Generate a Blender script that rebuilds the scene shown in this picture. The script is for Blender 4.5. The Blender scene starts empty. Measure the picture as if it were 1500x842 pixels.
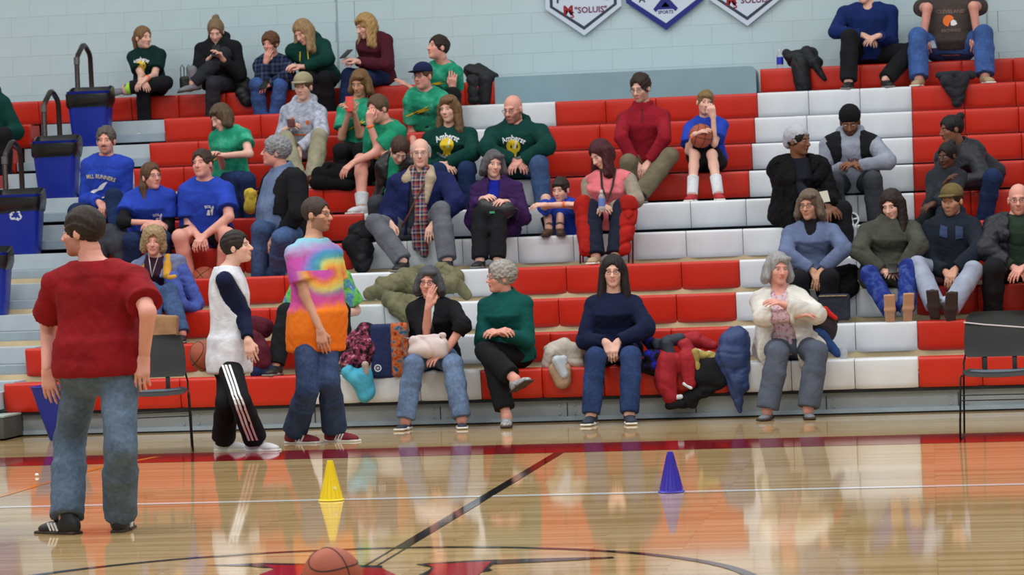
import bpy, bmesh, math, random
import numpy as np
from mathutils import Vector, Matrix
from mathutils.bvhtree import BVHTree
random.seed(7); RNG = np.random.default_rng(7)
SC = bpy.context.scene
COL = SC.collection
PI = math.pi
# ------------------------------------------------------------------ camera
IMW, IMH = 1500.0, 842.0
FPX, CAMH, PITCH, ROLL, YAW = 4151.78, 1.40821, .01463, -.03562, .1459
_f = np.array([-math.sin(YAW)*math.cos(PITCH), math.cos(YAW)*math.cos(PITCH), -math.sin(PITCH)])
_r = np.array([math.cos(YAW), math.sin(YAW), 0.])
_u = np.cross(_r, _f)
RT = _r*math.cos(ROLL)+_u*math.sin(ROLL); UP = -_r*math.sin(ROLL)+_u*math.cos(ROLL); FW = _f
cam = bpy.data.cameras.new('camera'); cam.sensor_width = 36; cam.lens = 36*FPX/IMW; cam.clip_end = 200
camo = bpy.data.objects.new('camera', cam); COL.objects.link(camo)
M = Matrix.Identity(4)
for i in range(3):
    M[i][0] = RT[i]; M[i][1] = UP[i]; M[i][2] = -FW[i]
M[2][3] = CAMH
camo.matrix_world = M
SC.camera = camo
cam.dof.use_dof = True; cam.dof.focus_distance = 17.5; cam.dof.aperture_fstop = 5.6
# ------------------------------------------------------------------ light and exposure
SC.view_settings.view_transform = 'Standard'
try: SC.view_settings.look = 'None'
except Exception: pass
SC.view_settings.exposure = -.20; SC.view_settings.gamma = 1.0; SC.view_settings.use_curve_mapping = False
wd = bpy.data.worlds.new('hall_light'); SC.world = wd; wd.use_nodes = True
wb = wd.node_tree.nodes['Background']; wb.inputs[0].default_value = (.86, .95, 1.0, 1); wb.inputs[1].default_value = .40
def lamp(x, y, z, e, sx=2.4, sy=1.2, aim=None):
    l = bpy.data.lights.new('gym_lamp', 'AREA'); l.shape = 'RECTANGLE'; l.size = sx; l.size_y = sy; l.energy = e
    l.color = (1.0, .975, .93)
    o = bpy.data.objects.new('gym_lamp', l); o.location = (x, y, z); COL.objects.link(o)
    if aim:
        d = Vector(aim)-Vector((x, y, z)); o.rotation_euler = d.to_track_quat('-Z', 'Y').to_euler()
    return o
for lx in (-11.5, -6.5, -1.5, 3.5):
    for ly in (7.0, 13.0, 19.0, 24.5):
        lamp(lx, ly, 8.2, 205 if ly < 22 else 105)
# ------------------------------------------------------------------ helpers: projection
def ray(u, v): return FW + RT*((u-IMW/2)/FPX) - UP*((v-IMH/2)/FPX)
CO = np.array([0, 0, CAMH])
def at(u, v, Y):
    d = ray(u, v); return CO + d*(Y/d[1])
def atz(u, v, z=0.0):
    d = ray(u, v); return CO + d*((z-CAMH)/d[2])
def xat(u, Y, z):
    a = u-IMW/2; q = np.array([0, Y, z-CAMH])
    X = -(FPX*(q@RT)-a*(q@FW))/(FPX*RT[0]-a*FW[0])
    return np.array([X, Y, z])
def px(P):
    q = np.asarray(P, float)-CO; d = q@FW
    return np.array([IMW/2+FPX*(q@RT)/d, IMH/2-FPX*(q@UP)/d])
# ------------------------------------------------------------------ helpers: objects
def tag(o, label=None, cat=None, group=None, kind=None):
    if label: o['label'] = label
    if cat: o['category'] = cat
    if group: o['group'] = group
    if kind: o['kind'] = kind
    return o
def link(o, parent=None):
    COL.objects.link(o)
    if parent is not None: o.parent = parent
    return o
def empty(name, loc, label=None, cat=None, group=None, kind=None, rz=0, parent=None):
    o = bpy.data.objects.new(name, None); o.location = tuple(loc); o.rotation_euler = (0, 0, rz); o.empty_display_size = .1
    link(o, parent); return tag(o, label, cat, group, kind)
def rawmesh(name, V, F, smooth=True):
    V = np.asarray(V, np.float32); me = bpy.data.meshes.new(name)
    if isinstance(F, np.ndarray):
        n = F.shape[1]; me.vertices.add(len(V)); me.vertices.foreach_set('co', V.ravel())
        me.loops.add(F.size); me.loops.foreach_set('vertex_index', F.ravel().astype(np.int32))
        me.polygons.add(len(F)); me.polygons.foreach_set('loop_start', np.arange(0, F.size, n, dtype=np.int32))
        try: me.polygons.foreach_set('loop_total', np.full(len(F), n, np.int32))
        except Exception: pass
        me.update(calc_edges=True); me.validate()
    else:
        me.from_pydata(V.tolist(), [], F)
    if smooth: me.polygons.foreach_set('use_smooth', np.ones(len(me.polygons), bool))
    return me
def mobj(name, me, mat=None, parent=None, loc=(0, 0, 0), rot=None, scale=None, local_slot=False):
    o = bpy.data.objects.new(name, me); o.location = tuple(loc)
    if rot is not None:
        if isinstance(rot, (tuple, list)): o.rotation_euler = rot
        else: o.rotation_euler = rot.to_euler()
    if scale is not None: o.scale = scale if isinstance(scale, (tuple, list)) else (scale,)*3
    link(o, parent)
    if mat is not None:
        if len(me.materials) == 0: me.materials.append(mat if not local_slot else None)
        if local_slot:
            o.material_slots[0].link = 'OBJECT'; o.material_slots[0].material = mat
    return o
class MB:
    """collects shapes into one mesh"""
    def __init__(s): s.V = []; s.F = []
    def add(s, V, F):
        n = len(s.V); s.V += [tuple(v) for v in V]; s.F += [tuple(i+n for i in f) for f in F]
    def box(s, c, h, R=None, bev=0.0):
        c = np.array(c, float); h = np.array(h, float)
        if bev <= 0:
            V = [np.array([sx*h[0], sy*h[1], sz*h[2]]) for sx in (-1, 1) for sy in (-1, 1) for sz in (-1, 1)]
            F = [(0, 1, 3, 2), (4, 6, 7, 5), (0, 4, 5, 1), (2, 3, 7, 6), (0, 2, 6, 4), (1, 5, 7, 3)]
        else:
            bm = bmesh.new(); bmesh.ops.create_cube(bm, size=2)
            for v in bm.verts: v.co = Vector((v.co.x*h[0], v.co.y*h[1], v.co.z*h[2]))
            bmesh.ops.bevel(bm, geom=bm.edges[:], offset=bev, segments=2, affect='EDGES', profile=.6)
            bm.verts.index_update(); V = [np.array(v.co) for v in bm.verts]; F = [tuple(v.index for v in f.verts) for f in bm.faces]; bm.free()
        if R is not None: V = [R@v for v in V]
        s.add([v+c for v in V], F)
    def tube(s, pts, r, n=10, closed=False, cap=True):
        pts = [np.array(p, float) for p in pts]; m = len(pts); rr = r if isinstance(r, (list, tuple, np.ndarray)) else [r]*m
        V = []; prev = None
        for i, p in enumerate(pts):
            a = pts[(i-1) % m] if (i > 0 or closed) else p; b = pts[(i+1) % m] if (i < m-1 or closed) else p
            t = b-a; t = t/(np.linalg.norm(t)+1e-9)
            if prev is None:
                x = np.cross(t, [0, 0, 1.]);
                if np.linalg.norm(x) < .1: x = np.cross(t, [0, 1., 0])
            else: x = prev-t*(prev@t)
            x = x/np.linalg.norm(x); prev = x; y = np.cross(t, x)
            for k in range(n):
                an = 2*PI*k/n; V.append(p+rr[i]*(math.cos(an)*x+math.sin(an)*y))
        F = []
        for i in range(m if closed else m-1):
            j = (i+1) % m
            for k in range(n): F.append((i*n+k, i*n+(k+1) % n, j*n+(k+1) % n, j*n+k))
        if cap and not closed: F.append(tuple(range(n))[::-1]); F.append(tuple((m-1)*n+k for k in range(n)))
        s.add(V, F)
    def lathe(s, prof, n=28, c=(0, 0, 0)):
        V = []; F = []; m = len(prof)
        for (r, z) in prof:
            for k in range(n):
                a = 2*PI*k/n; V.append((c[0]+r*math.cos(a), c[1]+r*math.sin(a), c[2]+z))
        for i in range(m-1):
            for k in range(n): F.append((i*n+k, i*n+(k+1) % n, (i+1)*n+(k+1) % n, (i+1)*n+k))
        s.add(V, F)
    def poly(s, pts, z=0): s.add([(p[0], p[1], z) for p in pts], [tuple(range(len(pts)))])
    def mesh(s, name='m', smooth=False):
        me = bpy.data.meshes.new(name); me.from_pydata([tuple(map(float, v)) for v in s.V], [], s.F)
        if smooth:
            me.polygons.foreach_set('use_smooth', np.ones(len(me.polygons), bool))
            try: me.set_sharp_from_angle(angle=math.radians(50))
            except Exception: pass
        return me
    def build(s, name, mat, parent=None, loc=(0, 0, 0), rot=None, smooth=True): return mobj(name, s.mesh(name, smooth), mat, parent, loc, rot)
# ------------------------------------------------------------------ helpers: materials
def lin(c):
    c = [x/255. for x in c]; return tuple(x/12.92 if x <= .04045 else ((x+.055)/1.055)**2.4 for x in c)+(1,)
MATS = {}
class NT:
    def __init__(s, name):
        s.m = bpy.data.materials.new(name); s.m.use_nodes = True; s.t = s.m.node_tree; s.b = s.t.nodes['Principled BSDF']
    def n(s, typ, **kw):
        x = s.t.nodes.new(typ)
        for k, v in kw.items():
            if k.startswith('i_'):
                k = k[2:]; x.inputs[int(k) if k.isdigit() else k.replace('_', ' ')].default_value = v
            else: setattr(x, k, v)
        return x
    def l(s, a, b): s.t.links.new(a, b)
    def coord(s, kind='Object', scale=(1, 1, 1), rot=(0, 0, 0), loc=(0, 0, 0)):
        tc = s.n('ShaderNodeTexCoord'); mp = s.n('ShaderNodeMapping'); s.l(tc.outputs[kind], mp.inputs[0])
        mp.inputs['Scale'].default_value = scale; mp.inputs['Rotation'].default_value = rot; mp.inputs['Location'].default_value = loc
        return mp.outputs[0]
    def ramp(s, fac, stops, interp='LINEAR'):
        r = s.n('ShaderNodeValToRGB'); e = r.color_ramp; e.interpolation = interp
        while len(e.elements) < len(stops): e.elements.new(.5)
        for el, (p, c) in zip(e.elements, stops): el.position = p; el.color = c
        s.l(fac, r.inputs[0]); return r.outputs[0]
    def mix(s, f, a, b, mode='MIX'):
        x = s.n('ShaderNodeMix', data_type='RGBA', blend_type=mode)
        for sock, v in ((x.inputs[0], f), (x.inputs[6], a), (x.inputs[7], b)):
            if hasattr(v, 'links') or hasattr(v, 'is_linked'): s.l(v, sock)
            else: sock.default_value = v
        return x.outputs[2]
    def bump(s, h, st=.2, dist=.01):
        b = s.n('ShaderNodeBump'); b.inputs['Strength'].default_value = st; b.inputs['Distance'].default_value = dist
        s.l(h, b.inputs['Height']); s.l(b.outputs[0], s.b.inputs['Normal'])
    def set(s, **kw):
        for k, v in kw.items(): s.b.inputs[k.replace('_', ' ')].default_value = v
def noise(t, vec, scale, detail=3, rough=.5):
    n = t.n('ShaderNodeTexNoise'); t.l(vec, n.inputs['Vector']); n.inputs['Scale'].default_value = scale
    n.inputs['Detail'].default_value = detail; n.inputs['Roughness'].default_value = rough; return n.outputs['Fac']
def sc(c, f): return tuple(min(1, x*f) for x in c[:3])+(1,)
def fabric(name, rgb, rough=.9, var=.18, wr=.25, vs=9, gloss=.2):
    if name in MATS: return MATS[name]
    t = NT(name); c = lin(rgb); v = t.coord()
    n1 = noise(t, v, vs, 4); t.l(t.ramp(n1, [(.3, sc(c, 1-var)), (.7, sc(c, 1+var))]), t.b.inputs['Base Color'])
    n2 = noise(t, v, 11, 3); n2.node.inputs['Distortion'].default_value = 1.6; t.bump(n2, min(1, wr*1.1), .03); t.set(Roughness=rough, Specular_IOR_Level=gloss)
    MATS[name] = t.m; return t.m
def plain(name, rgb, rough=.5, metal=0, spec=.5, var=0.0, vs=12, bump=0):
    if name in MATS: return MATS[name]
    t = NT(name); c = lin(rgb); t.set(Base_Color=c, Roughness=rough, Metallic=metal, Specular_IOR_Level=spec)
    if var or bump:
        n1 = noise(t, t.coord(), vs, 4)
        if var: t.l(t.ramp(n1, [(.3, sc(c, 1-var)), (.7, sc(c, 1+var))]), t.b.inputs['Base Color'])
        if bump: t.bump(n1, bump, .01)
    MATS[name] = t.m; return t.m
def denim(name, rgb):
    if name in MATS: return MATS[name]
    t = NT(name); c = lin(rgb); v = t.coord()
    n1 = noise(t, v, 5, 3); n2 = noise(t, v, 45, 3)
    a = t.ramp(n1, [(.35, sc(c, .72)), (.65, sc(c, 1.18))]); b = t.ramp(n2, [(.3, (.8, .8, .8, 1)), (.7, (1.15, 1.15, 1.15, 1))])
    t.l(t.mix(1.0, a, b, 'MULTIPLY'), t.b.inputs['Base Color']); n3 = noise(t, v, 10, 3); n3.node.inputs['Distortion'].default_value = 1.5; t.bump(n3, .3, .03)
    t.set(Roughness=.92, Specular_IOR_Level=.15); MATS[name] = t.m; return t.m
def plaid(name, cols, sx=9.0, sz=9.0):
    if name in MATS: return MATS[name]
    t = NT(name); v = t.coord(); sp = t.n('ShaderNodeSeparateXYZ'); t.l(v, sp.inputs[0]); outs = []
    for ax, s_ in ((0, sx), (2, sz)):
        m = t.n('ShaderNodeMath', operation='MULTIPLY'); t.l(sp.outputs[ax], m.inputs[0]); m.inputs[1].default_value = s_
        f = t.n('ShaderNodeMath', operation='FRACT'); t.l(m.outputs[0], f.inputs[0])
        k = len(cols); outs.append(t.ramp(f.outputs[0], [(i/k, lin(c)) for i, c in enumerate(cols)], 'CONSTANT'))
    t.l(t.mix(.5, outs[0], outs[1]), t.b.inputs['Base Color']); t.bump(noise(t, v, 26), .25, .02)
    t.set(Roughness=.9, Specular_IOR_Level=.2); MATS[name] = t.m; return t.m
def blotch(name, cols, scale=9, rough=.9, bump=.25):
    if name in MATS: return MATS[name]
    t = NT(name); v = t.coord(); n1 = noise(t, v, scale, 4, .6); k = len(cols)
    t.l(t.ramp(n1, [(.28+.44*i/(k-1), lin(c)) for i, c in enumerate(cols)]), t.b.inputs['Base Color'])
    t.bump(noise(t, v, 26), bump, .02); t.set(Roughness=rough, Specular_IOR_Level=.2); MATS[name] = t.m; return t.m
def hairmat(name, rgb, var=.35, curly=False):
    if name in MATS: return MATS[name]
    t = NT(name); c = lin(rgb); v = t.coord(scale=(34, 34, 34) if curly else (60, 60, 7)); n1 = noise(t, v, 1.6, 4)
    t.l(t.ramp(n1, [(.3, sc(c, 1-var)), (.7, sc(c, 1+var*1.2))]), t.b.inputs['Base Color']); t.bump(n1, .5, .01)
    t.set(Roughness=.6, Specular_IOR_Level=.3); MATS[name] = t.m; return t.m
def skinmat(name, rgb):
    if name in MATS: return MATS[name]
    t = NT(name); c = lin(rgb); v = t.coord(); a = t.n('ShaderNodeVertexColor', layer_name='tint')
    n1 = noise(t, v, 14, 3); b = t.ramp(n1, [(.3, sc(c, .93)), (.7, sc(c, 1.06))])
    t.l(t.mix(1.0, b, a.outputs[0], 'MULTIPLY'), t.b.inputs['Base Color'])
    t.set(Roughness=.55, Specular_IOR_Level=.35)
    t.b.inputs['Subsurface Weight'].default_value = 0.0
    MATS[name] = t.m; return t.m
# ------------------------------------------------------------------ the setting
Y1, Z1, RISE, RUN = 22.1558, .43605, .26228, .58032
def YF(k): return Y1+(k-1)*RUN
def ZT(k): return Z1+(k-1)*RISE
def ZD(k): return ZT(k)-.40
MODW = .4905; X0 = -.10
WALLY = YF(11)+.62
def m_floor():
    t = NT('maple_floor'); v = t.coord()
    br = t.n('ShaderNodeTexBrick'); t.l(v, br.inputs['Vector'])
    br.offset = .37; br.offset_frequency = 3
    for k, x in (('Scale', 1.0), ('Mortar Size', .0012), ('Brick Width', 1.15), ('Row Height', .057), ('Bias', 0.0)): br.inputs[k].default_value = x
    br.inputs['Color1'].default_value = lin((214, 186, 138)); br.inputs['Color2'].default_value = lin((186, 152, 104)); br.inputs['Mortar'].default_value = lin((150, 118, 76))
    g = noise(t, t.coord(scale=(1.2, 30, 1)), 3.0, 4); gr = t.ramp(g, [(.3, (.86, .84, .8, 1)), (.7, (1.06, 1.06, 1.06, 1))])
    t.l(t.mix(1.0, br.outputs['Color'], gr, 'MULTIPLY'), t.b.inputs['Base Color'])
    w = noise(t, t.coord(scale=(.7, 17.5, 1)), 1.0, 2); t.bump(w, .022, .004)
    t.set(Roughness=.055, Specular_IOR_Level=.5, IOR=1.5); return t.m
def m_paint(name, rgb, rough=.06):
    t = NT(name); c = lin(rgb); w = noise(t, t.coord(scale=(.7, 17.5, 1)), 1.0, 2)
    t.l(t.ramp(w, [(.3, sc(c, .93)), (.7, sc(c, 1.07))]), t.b.inputs['Base Color']); t.bump(w, .03, .004); t.set(Roughness=rough, IOR=1.5); return t.m
FLOORM = m_floor()
fb = MB(); fb.box((-4, 11, -.1), (16, 20, .1)); floor = tag(fb.build('floor', FLOORM, smooth=False), 'glossy maple strip court floor', kind='structure')
def strip(name, mat, pts, z=.0012):
    m = MB(); m.poly(pts, z); return m.build(name, mat, floor, smooth=False)
BLK = m_paint('black_line_paint', (28, 28, 30)); REDP = m_paint('red_line_paint', (140, 22, 34)); WHP = m_paint('white_line_paint', (232, 232, 228)); ORP = m_paint('orange_line_paint', (226, 150, 60))
YS, XC, YC = 18.98655, -2.50908, 18.98655-7.62
strip('sideline_band', REDP, [(-14, YS), (8, YS), (8, YS+.8656), (-14, YS+.8656)])
strip('volleyball_line', WHP, [(-14, 15.75), (8, 15.75), (8, 15.85), (-14, 15.85)], .0016)
strip('halfway_line', BLK, [(XC-.034, YC+1.80), (XC+.034, YC+1.80), (XC+.034, YS), (XC-.034, YS)], .0020)
for dx in (-.028, .028): strip('halfway_line', BLK, [(XC+dx-.006, YC+.95), (XC+dx+.006, YC+.95), (XC+dx+.006, YC+1.80), (XC+dx-.006, YC+1.80)], .0020)
def ring(name, mat, cx, cy, r, w, a0, a1, n, z):
    m = MB()
    for i in range(n):
        a, b = a0+(a1-a0)*i/n, a0+(a1-a0)*(i+1)/n
        m.add([(cx+(r-w)*math.cos(a), cy+(r-w)*math.sin(a), z), (cx+(r+w)*math.cos(a), cy+(r+w)*math.sin(a), z), (cx+(r+w)*math.cos(b), cy+(r+w)*math.sin(b), z), (cx+(r-w)*math.cos(b), cy+(r-w)*math.sin(b), z)], [(0, 1, 2, 3)])
    return m.build(name, mat, floor, smooth=False)
ring('centre_circle_line', BLK, XC, YC, 1.79, .028, 0, 2*PI, 96, .0024)
A3 = [atz(u, v) for u, v in ((-60, 742), (0, 727), (78, 704), (150, 684), (230, 669))]
m = MB()
for a, b in zip(A3[:-1], A3[1:]):
    d = (b-a)/np.linalg.norm(b-a); nrm = np.array([-d[1], d[0], 0])*.028
    m.add([tuple((a-nrm)[:2])+(.0018,), tuple((b-nrm)[:2])+(.0018,), tuple((b+nrm)[:2])+(.0018,), tuple((a+nrm)[:2])+(.0018,)], [(0, 1, 2, 3)])
m.build('three_point_line', ORP, floor, smooth=False)
def logo(pts, mat, z, name='centre_logo'):
    strip(name, mat, [tuple(atz(u, v)[:2]) for u, v in pts], z)
REDL = m_paint('red_logo_paint', (176, 22, 30))
logo([(300, 828.5), (385, 825), (450, 826), (560, 829), (560, 836), (445, 831), (388, 832), (362, 829.5)], BLK, .0026)
logo([(385, 828), (402, 834), (380, 842), (372, 852), (600, 852), (560, 833), (470, 829)], REDL, .0028)
logo([(608, 827), (624, 825.5), (700, 821), (800, 818), (899, 815.8), (899, 818), (800, 823), (722, 827), (716, 832), (722, 836), (708, 838), (640, 841), (612, 843), (628, 836), (632, 831)], BLK, .0026)
logo([(624, 827.5), (720, 822.5), (714, 829), (708, 836), (690, 852), (620, 852), (634, 836), (636, 831)], REDL, .0028)
# back wall
def m_wall(name, c, bump=.12):
    t = NT(name); v = t.coord(); n1 = noise(t, v, 2.2, 3); c = lin(c)
    t.l(t.ramp(n1, [(.3, sc(c, .965)), (.7, sc(c, 1.03))]), t.b.inputs['Base Color']); t.bump(noise(t, v, 70, 3), bump, .004)
    t.set(Roughness=.55, Specular_IOR_Level=.3); return t.m
WALLM = m_wall('painted_block', (190, 213, 220))
wall = tag(empty('wall_back', (0, WALLY, 0)), 'pale blue painted concrete block wall', kind='structure')
m = MB(); m.box((-4, .19, 4.6), (16, .14, 4.6)); m.build('wall_core', WALLM, wall, smooth=False)
bw, bh = .406, .2045
bmh = MB(); bmh.box((0, 0, 0), (bw/2-.0003, .03, bh/2-.0004), bev=.0016); bme = bmh.mesh('block'); bme.materials.append(WALLM)
hb = MB(); hb.box((0, 0, 0), (bw/4-.0009, .03, bh/2-.0011), bev=.0016); hbm = hb.mesh('half_block'); hbm.materials.append(WALLM)
JL = at(495, 60, WALLY)[0]; JR = at(1446, 30, WALLY)[0]
for r in range(8):
    z = 2.95+bh*(r+.5); off = (r % 2)*bw/2
    x = -10.6+off
    while x < 1.9:
        g = 0
        for J in (JL, JR):
            if abs(x+bw/2-J) < bw/2: g = .003 if x+bw/2 > J else -.003
        mobj('block', bme, None, wall, (x+bw/2+g, .0255, z)); x += bw
fm = MB(); r = -14
while r < 31:
    z = 2.95+bh*(r+.5); x = -10.6+(r % 2)*bw/2-13*bw
    while x < 6.5 and z > .15:
        if not (0 <= r < 8 and -10.7+(r % 2)*bw/2 < x < 1.88): fm.box((x+bw/2, .0255, z), (bw/2-.0012, .029, bh/2-.0014))
        x += bw
    r += 1
fm.build('blocks_beyond', WALLM, wall, smooth=False)['kind'] = 'stuff'
jm = MB()
for J in (JL, JR): jm.box((J, .0-.0015+.0, 3.75), (.006, .012, .85))
jm.build('movement_joint', plain('joint_sealant', (150, 170, 176), .8), wall, smooth=False)
# ------------------------------------------------------------------ bleachers
def m_seat(name, c):
    t = NT(name); v = t.coord(); c = lin(c); n1 = noise(t, v, 5, 4)
    t.l(t.ramp(n1, [(.3, sc(c, .94)), (.7, sc(c, 1.05))]), t.b.inputs['Base Color']); t.bump(noise(t, v, 160, 2), .08, .003)
    t.set(Roughness=.38, Specular_IOR_Level=.5); return t.m
RED = m_seat('red_seat_plastic', (200, 37, 15)); WHT = m_seat('white_seat_plastic', (222, 226, 232))
STEEL = plain('grey_deck_paint', (150, 166, 178), .5, .0, .4, .08, 7); RISER = plain('grey_riser', (178, 190, 198), .5, 0, .4, .07, 5)
SKIRT = plain('grey_skirt_paint', (156, 166, 172), .5, 0, .4, .09, 4); TAN = plain('tan_plywood', (206, 184, 146), .7, 0, .3, .12, 6); DARK = plain('joint_and_gap_shade', (24, 26, 30), .8)  # DARK: near-black for joints, and for gap shade put into colour
def seat_mesh():
    # moulded module: rounded top nose, front face scooped in at the lower corners
    w = MODW-.005; prof = []
    for a in range(5):
        an = PI/2*a/4; prof.append((.022-.022*math.sin(an), -.022+.022*math.cos(an)))   # (y, z) from top going over the nose
    prof = [(.30, -.004), (.15, -.010), (.05, 0)]+prof+[(.002, -.07), (.005, -.13), (.010, -.19), (.014, -.222), (.024, -.235)]
    xs = [-w/2, -w/2+.006, -w/2+.03, -w/2+.06, -w/2+.10, 0, w/2-.10, w/2-.06, w/2-.03, w/2-.006, w/2]
    V = []; F = []; n = len(xs)
    for (y, z) in prof:
        for x in xs:
            e = w/2-abs(x); yy = y; zz = z
            if z < -.03 and y < .1:
                q = (-z-.03)/.205; wd_ = .012+.085*q
                if e < wd_: yy = y+.020*q*(1-e/wd_)
            if e < .004: yy += .004 if z < -.01 else 0; zz -= .003 if z > -.03 else 0
            V.append((x, yy, zz))
    for i in range(len(prof)-1):
        for j in range(n-1): F.append((i*n+j, i*n+j+1, (i+1)*n+j+1, (i+1)*n+j))
    b = len(V); V += [(-w/2, .30, -.235), (w/2, .30, -.235)]
    m_ = len(prof)-1
    F.append(tuple([m_*n+j for j in range(n)]+[b+1, b]))
    F.append(tuple([i*n for i in range(len(prof))]+[b])[::-1]); F.append(tuple([i*n+n-1 for i in range(len(prof))]+[b+1]))
    F.append((0, b, b+1, n-1)[::-1])
    me = bpy.data.meshes.new('seat_panel'); me.from_pydata(V, [], F)
    me.polygons.foreach_set('use_smooth', np.ones(len(F), bool)); me.set_sharp_from_angle(angle=math.radians(45)); return me
SR = seat_mesh(); SW = SR.copy(); SR.materials.append(RED); SW.materials.append(WHT)
# white stretches (module index ranges, 0 = the module just left of X0, counted leftwards; negative = right of X0)
WHITE = {1: [(0, 3), (7, 10)], 2: [(0, 3), (7, 10)], 3: [(0, 3), (7, 10)], 4: [(0, 3), (7, 10)], 5: [(0, 10)], 6: [(0, 10)], 7: [(0, 3), (7, 9)], 8: [(0, 3), (7, 9)],
         9: [(0, 3), (7, 9)], 10: [(0, 3), (7, 10)], 11: []}
ORD = ['bottom', 'second', 'third', 'fourth', 'fifth', 'sixth', 'seventh', 'eighth', 'ninth', 'tenth', 'top']
AL, AR = X0-MODW*18-.0, X0-MODW*15
AL = -8.83
tb = MB(); tb.box((0, 0, 0), ((AR-AL)/2-.01, .14, .042), bev=.006); STEP = tb.mesh('aisle_step'); STEP.materials.append(STEEL)
tb = MB(); tb.box((0, 0, 0), ((AR-AL)/2-.012, .15, .070), bev=.004); HALF = tb.mesh('half_step'); HALF.materials.append(RISER)
tb = MB(); tb.box((0, 0, 0), ((AR-AL)/2-.012, .004, .006)); TRIM = tb.mesh('tread_strip'); TRIM.materials.append(TAN)
for k in range(1, 12):
    rw = empty('bleacher_row', (0, YF(k), 0), f'{ORD[k-1]} row of the bleachers' + (', moulded red plastic seats with a white stretch' if k < 11 else ', moulded red plastic seats along the block wall'), 'bleacher row', 'bleacher rows')
    spans = [(15, -4)] if k < 11 else [(15, -4)]
    def put(x, white): mobj('seat_panel', SW if white else SR, None, rw, (x, 0, ZT(k)))
    for i in range(-5, 15):
        x = X0-MODW*(i+.5)
        if k == 11 and -4.21-.05 < x < -1.61+.05: continue
        put(x, any(a <= i < b for a, b in WHITE[k]))
    if k == 11:
        for i in range(15, 21): put(X0-MODW*(i+.5), False)
    else:
        for i in range(4): put(AL-MODW*(i+.5), False)
    # deck, riser under the nose
    dz = ZD(k)
    if k > 1:
        m = MB(); m.box((-4.0, .0, dz-.02), (6.5, .27, .02)); m.build('deck_board', STEEL, rw, smooth=False)
        m = MB(); m.box((-4.0, .05 if k <= 5 else .2, dz+.10), (6.5, .012, .085)); m.build('back_riser', TAN if k <= 5 else DARK, rw, smooth=False)  # upper risers near-black: the shade in their gaps is put into the colour
        s = mobj('aisle_step', STEP, None, rw, ((AL+AR)/2, -RUN+.05+.14+.02, dz-.042))
        if k < 12:
            mobj('half_step', HALF, None, rw, ((AL+AR)/2, -.13+.02, dz+.072))
            mobj('tread_strip', TRIM, None, rw, ((AL+AR)/2, -.265+.012, dz+.006))
    else:
        m = MB(); m.box((-4.0, .10, .0875), (6.5, .012, .0875)); m.build('front_skirt', SKIRT, rw, smooth=False)
        m = MB(); m.box((-4.0, .082, .030), (6.5, .010, .016)); m.box((-4.0, .085, .162), (6.5, .006, .010)); m.build('skirt_rail', STEEL, rw, smooth=False)
        m = MB(); m.box((-4.0, .066, .188), (6.5, .03, .012)); m.box((-4.0, .090, .007), (6.5, .012, .007)); m.build('shade_and_base_strip', DARK, rw, smooth=False)  # shade below the seat face painted as a dark strip; dark line at floor
        for x in np.arange(-10.0, 2.2, 1.02):
            m = MB(); m.box((x, .086, .10), (.003, .004, .070)); m.build('skirt_joint', DARK, rw, smooth=False)
            for dx in (-.06, .06):
                for z in (.068, .135):
                    b = MB(); b.tube([(x+dx, .09, z), (x+dx, .076, z)], .010, 8); b.build('bolt', STEEL, rw)
        mobj('half_step', HALF, None, rw, ((AL+AR)/2, .0, .30))
# blue grey cover panel over the top row
pnl = MB()
pw, ph = (4.21-1.61)/2, .155
pts = []
for cx_, cz_, a0 in ((pw-.06, ph-.06, 0), (-pw+.02, ph-.02, 90), (-pw+.02, -ph+.02, 180), (pw-.06, -ph+.06, 270)):
    rr = .06 if cx_ > 0 else .02
    for i in range(6): a = math.radians(a0+90*i/5); pts.append((cx_+rr*math.cos(a), cz_+rr*math.sin(a)))
n = len(pts); pnl.add([(x, 0, z) for x, z in pts]+[(x, .5, z) for x, z in pts], [tuple(range(n)), tuple(range(n, 2*n))[::-1]]+[(i, i+n, (i+1) % n+n, (i+1) % n) for i in range(n)])
zc = ZT(11)+.035-ph
o = pnl.build('cover_panel', plain('blue_grey_laminate', (136, 166, 178), .5, 0, .4, .04, 4), None, ((-4.21-1.61)/2, YF(11)-.005, zc), smooth=False)
tag(o, 'long blue grey boxed panel covering the middle of the top bleacher row', 'panel')
# ------------------------------------------------------------------ sculpting: distance fields meshed by surface nets
def A(*p): return np.array(p, float)
def unit(v): v = np.asarray(v, float); return v/(np.linalg.norm(v)+1e-9)
def capsule(a, b, ra, rb, k=.02, op='u'):
    a = np.asarray(a, float); b = np.asarray(b, float); d = b-a; L2 = float(d@d)+1e-9
    def f(X, Y, Z):
        t = ((X-a[0])*d[0]+(Y-a[1])*d[1]+(Z-a[2])*d[2])/L2; np.clip(t, 0, 1, out=t)
        return np.sqrt((X-a[0]-t*d[0])**2+(Y-a[1]-t*d[1])**2+(Z-a[2]-t*d[2])**2)-(ra+(rb-ra)*t)
    r = max(ra, rb); return (f, np.minimum(a, b)-r, np.maximum(a, b)+r, k, op)
def cyl(a, b, ra, rb, k=.02, op='u'):
    """tapered tube with flat ends"""
    a = np.asarray(a, float); b = np.asarray(b, float); d = b-a; L = np.linalg.norm(d); d = d/L
    def f(X, Y, Z):
        s = (X-a[0])*d[0]+(Y-a[1])*d[1]+(Z-a[2])*d[2]; t = np.clip(s, 0, L)
        q = np.sqrt(np.maximum((X-a[0])**2+(Y-a[1])**2+(Z-a[2])**2-s*s, 0))-(ra+(rb-ra)*t/L)
        return np.maximum(q, np.abs(s-L/2)-L/2)
    r = max(ra, rb); return (f, np.minimum(a, b)-r, np.maximum(a, b)+r, k, op)
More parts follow.
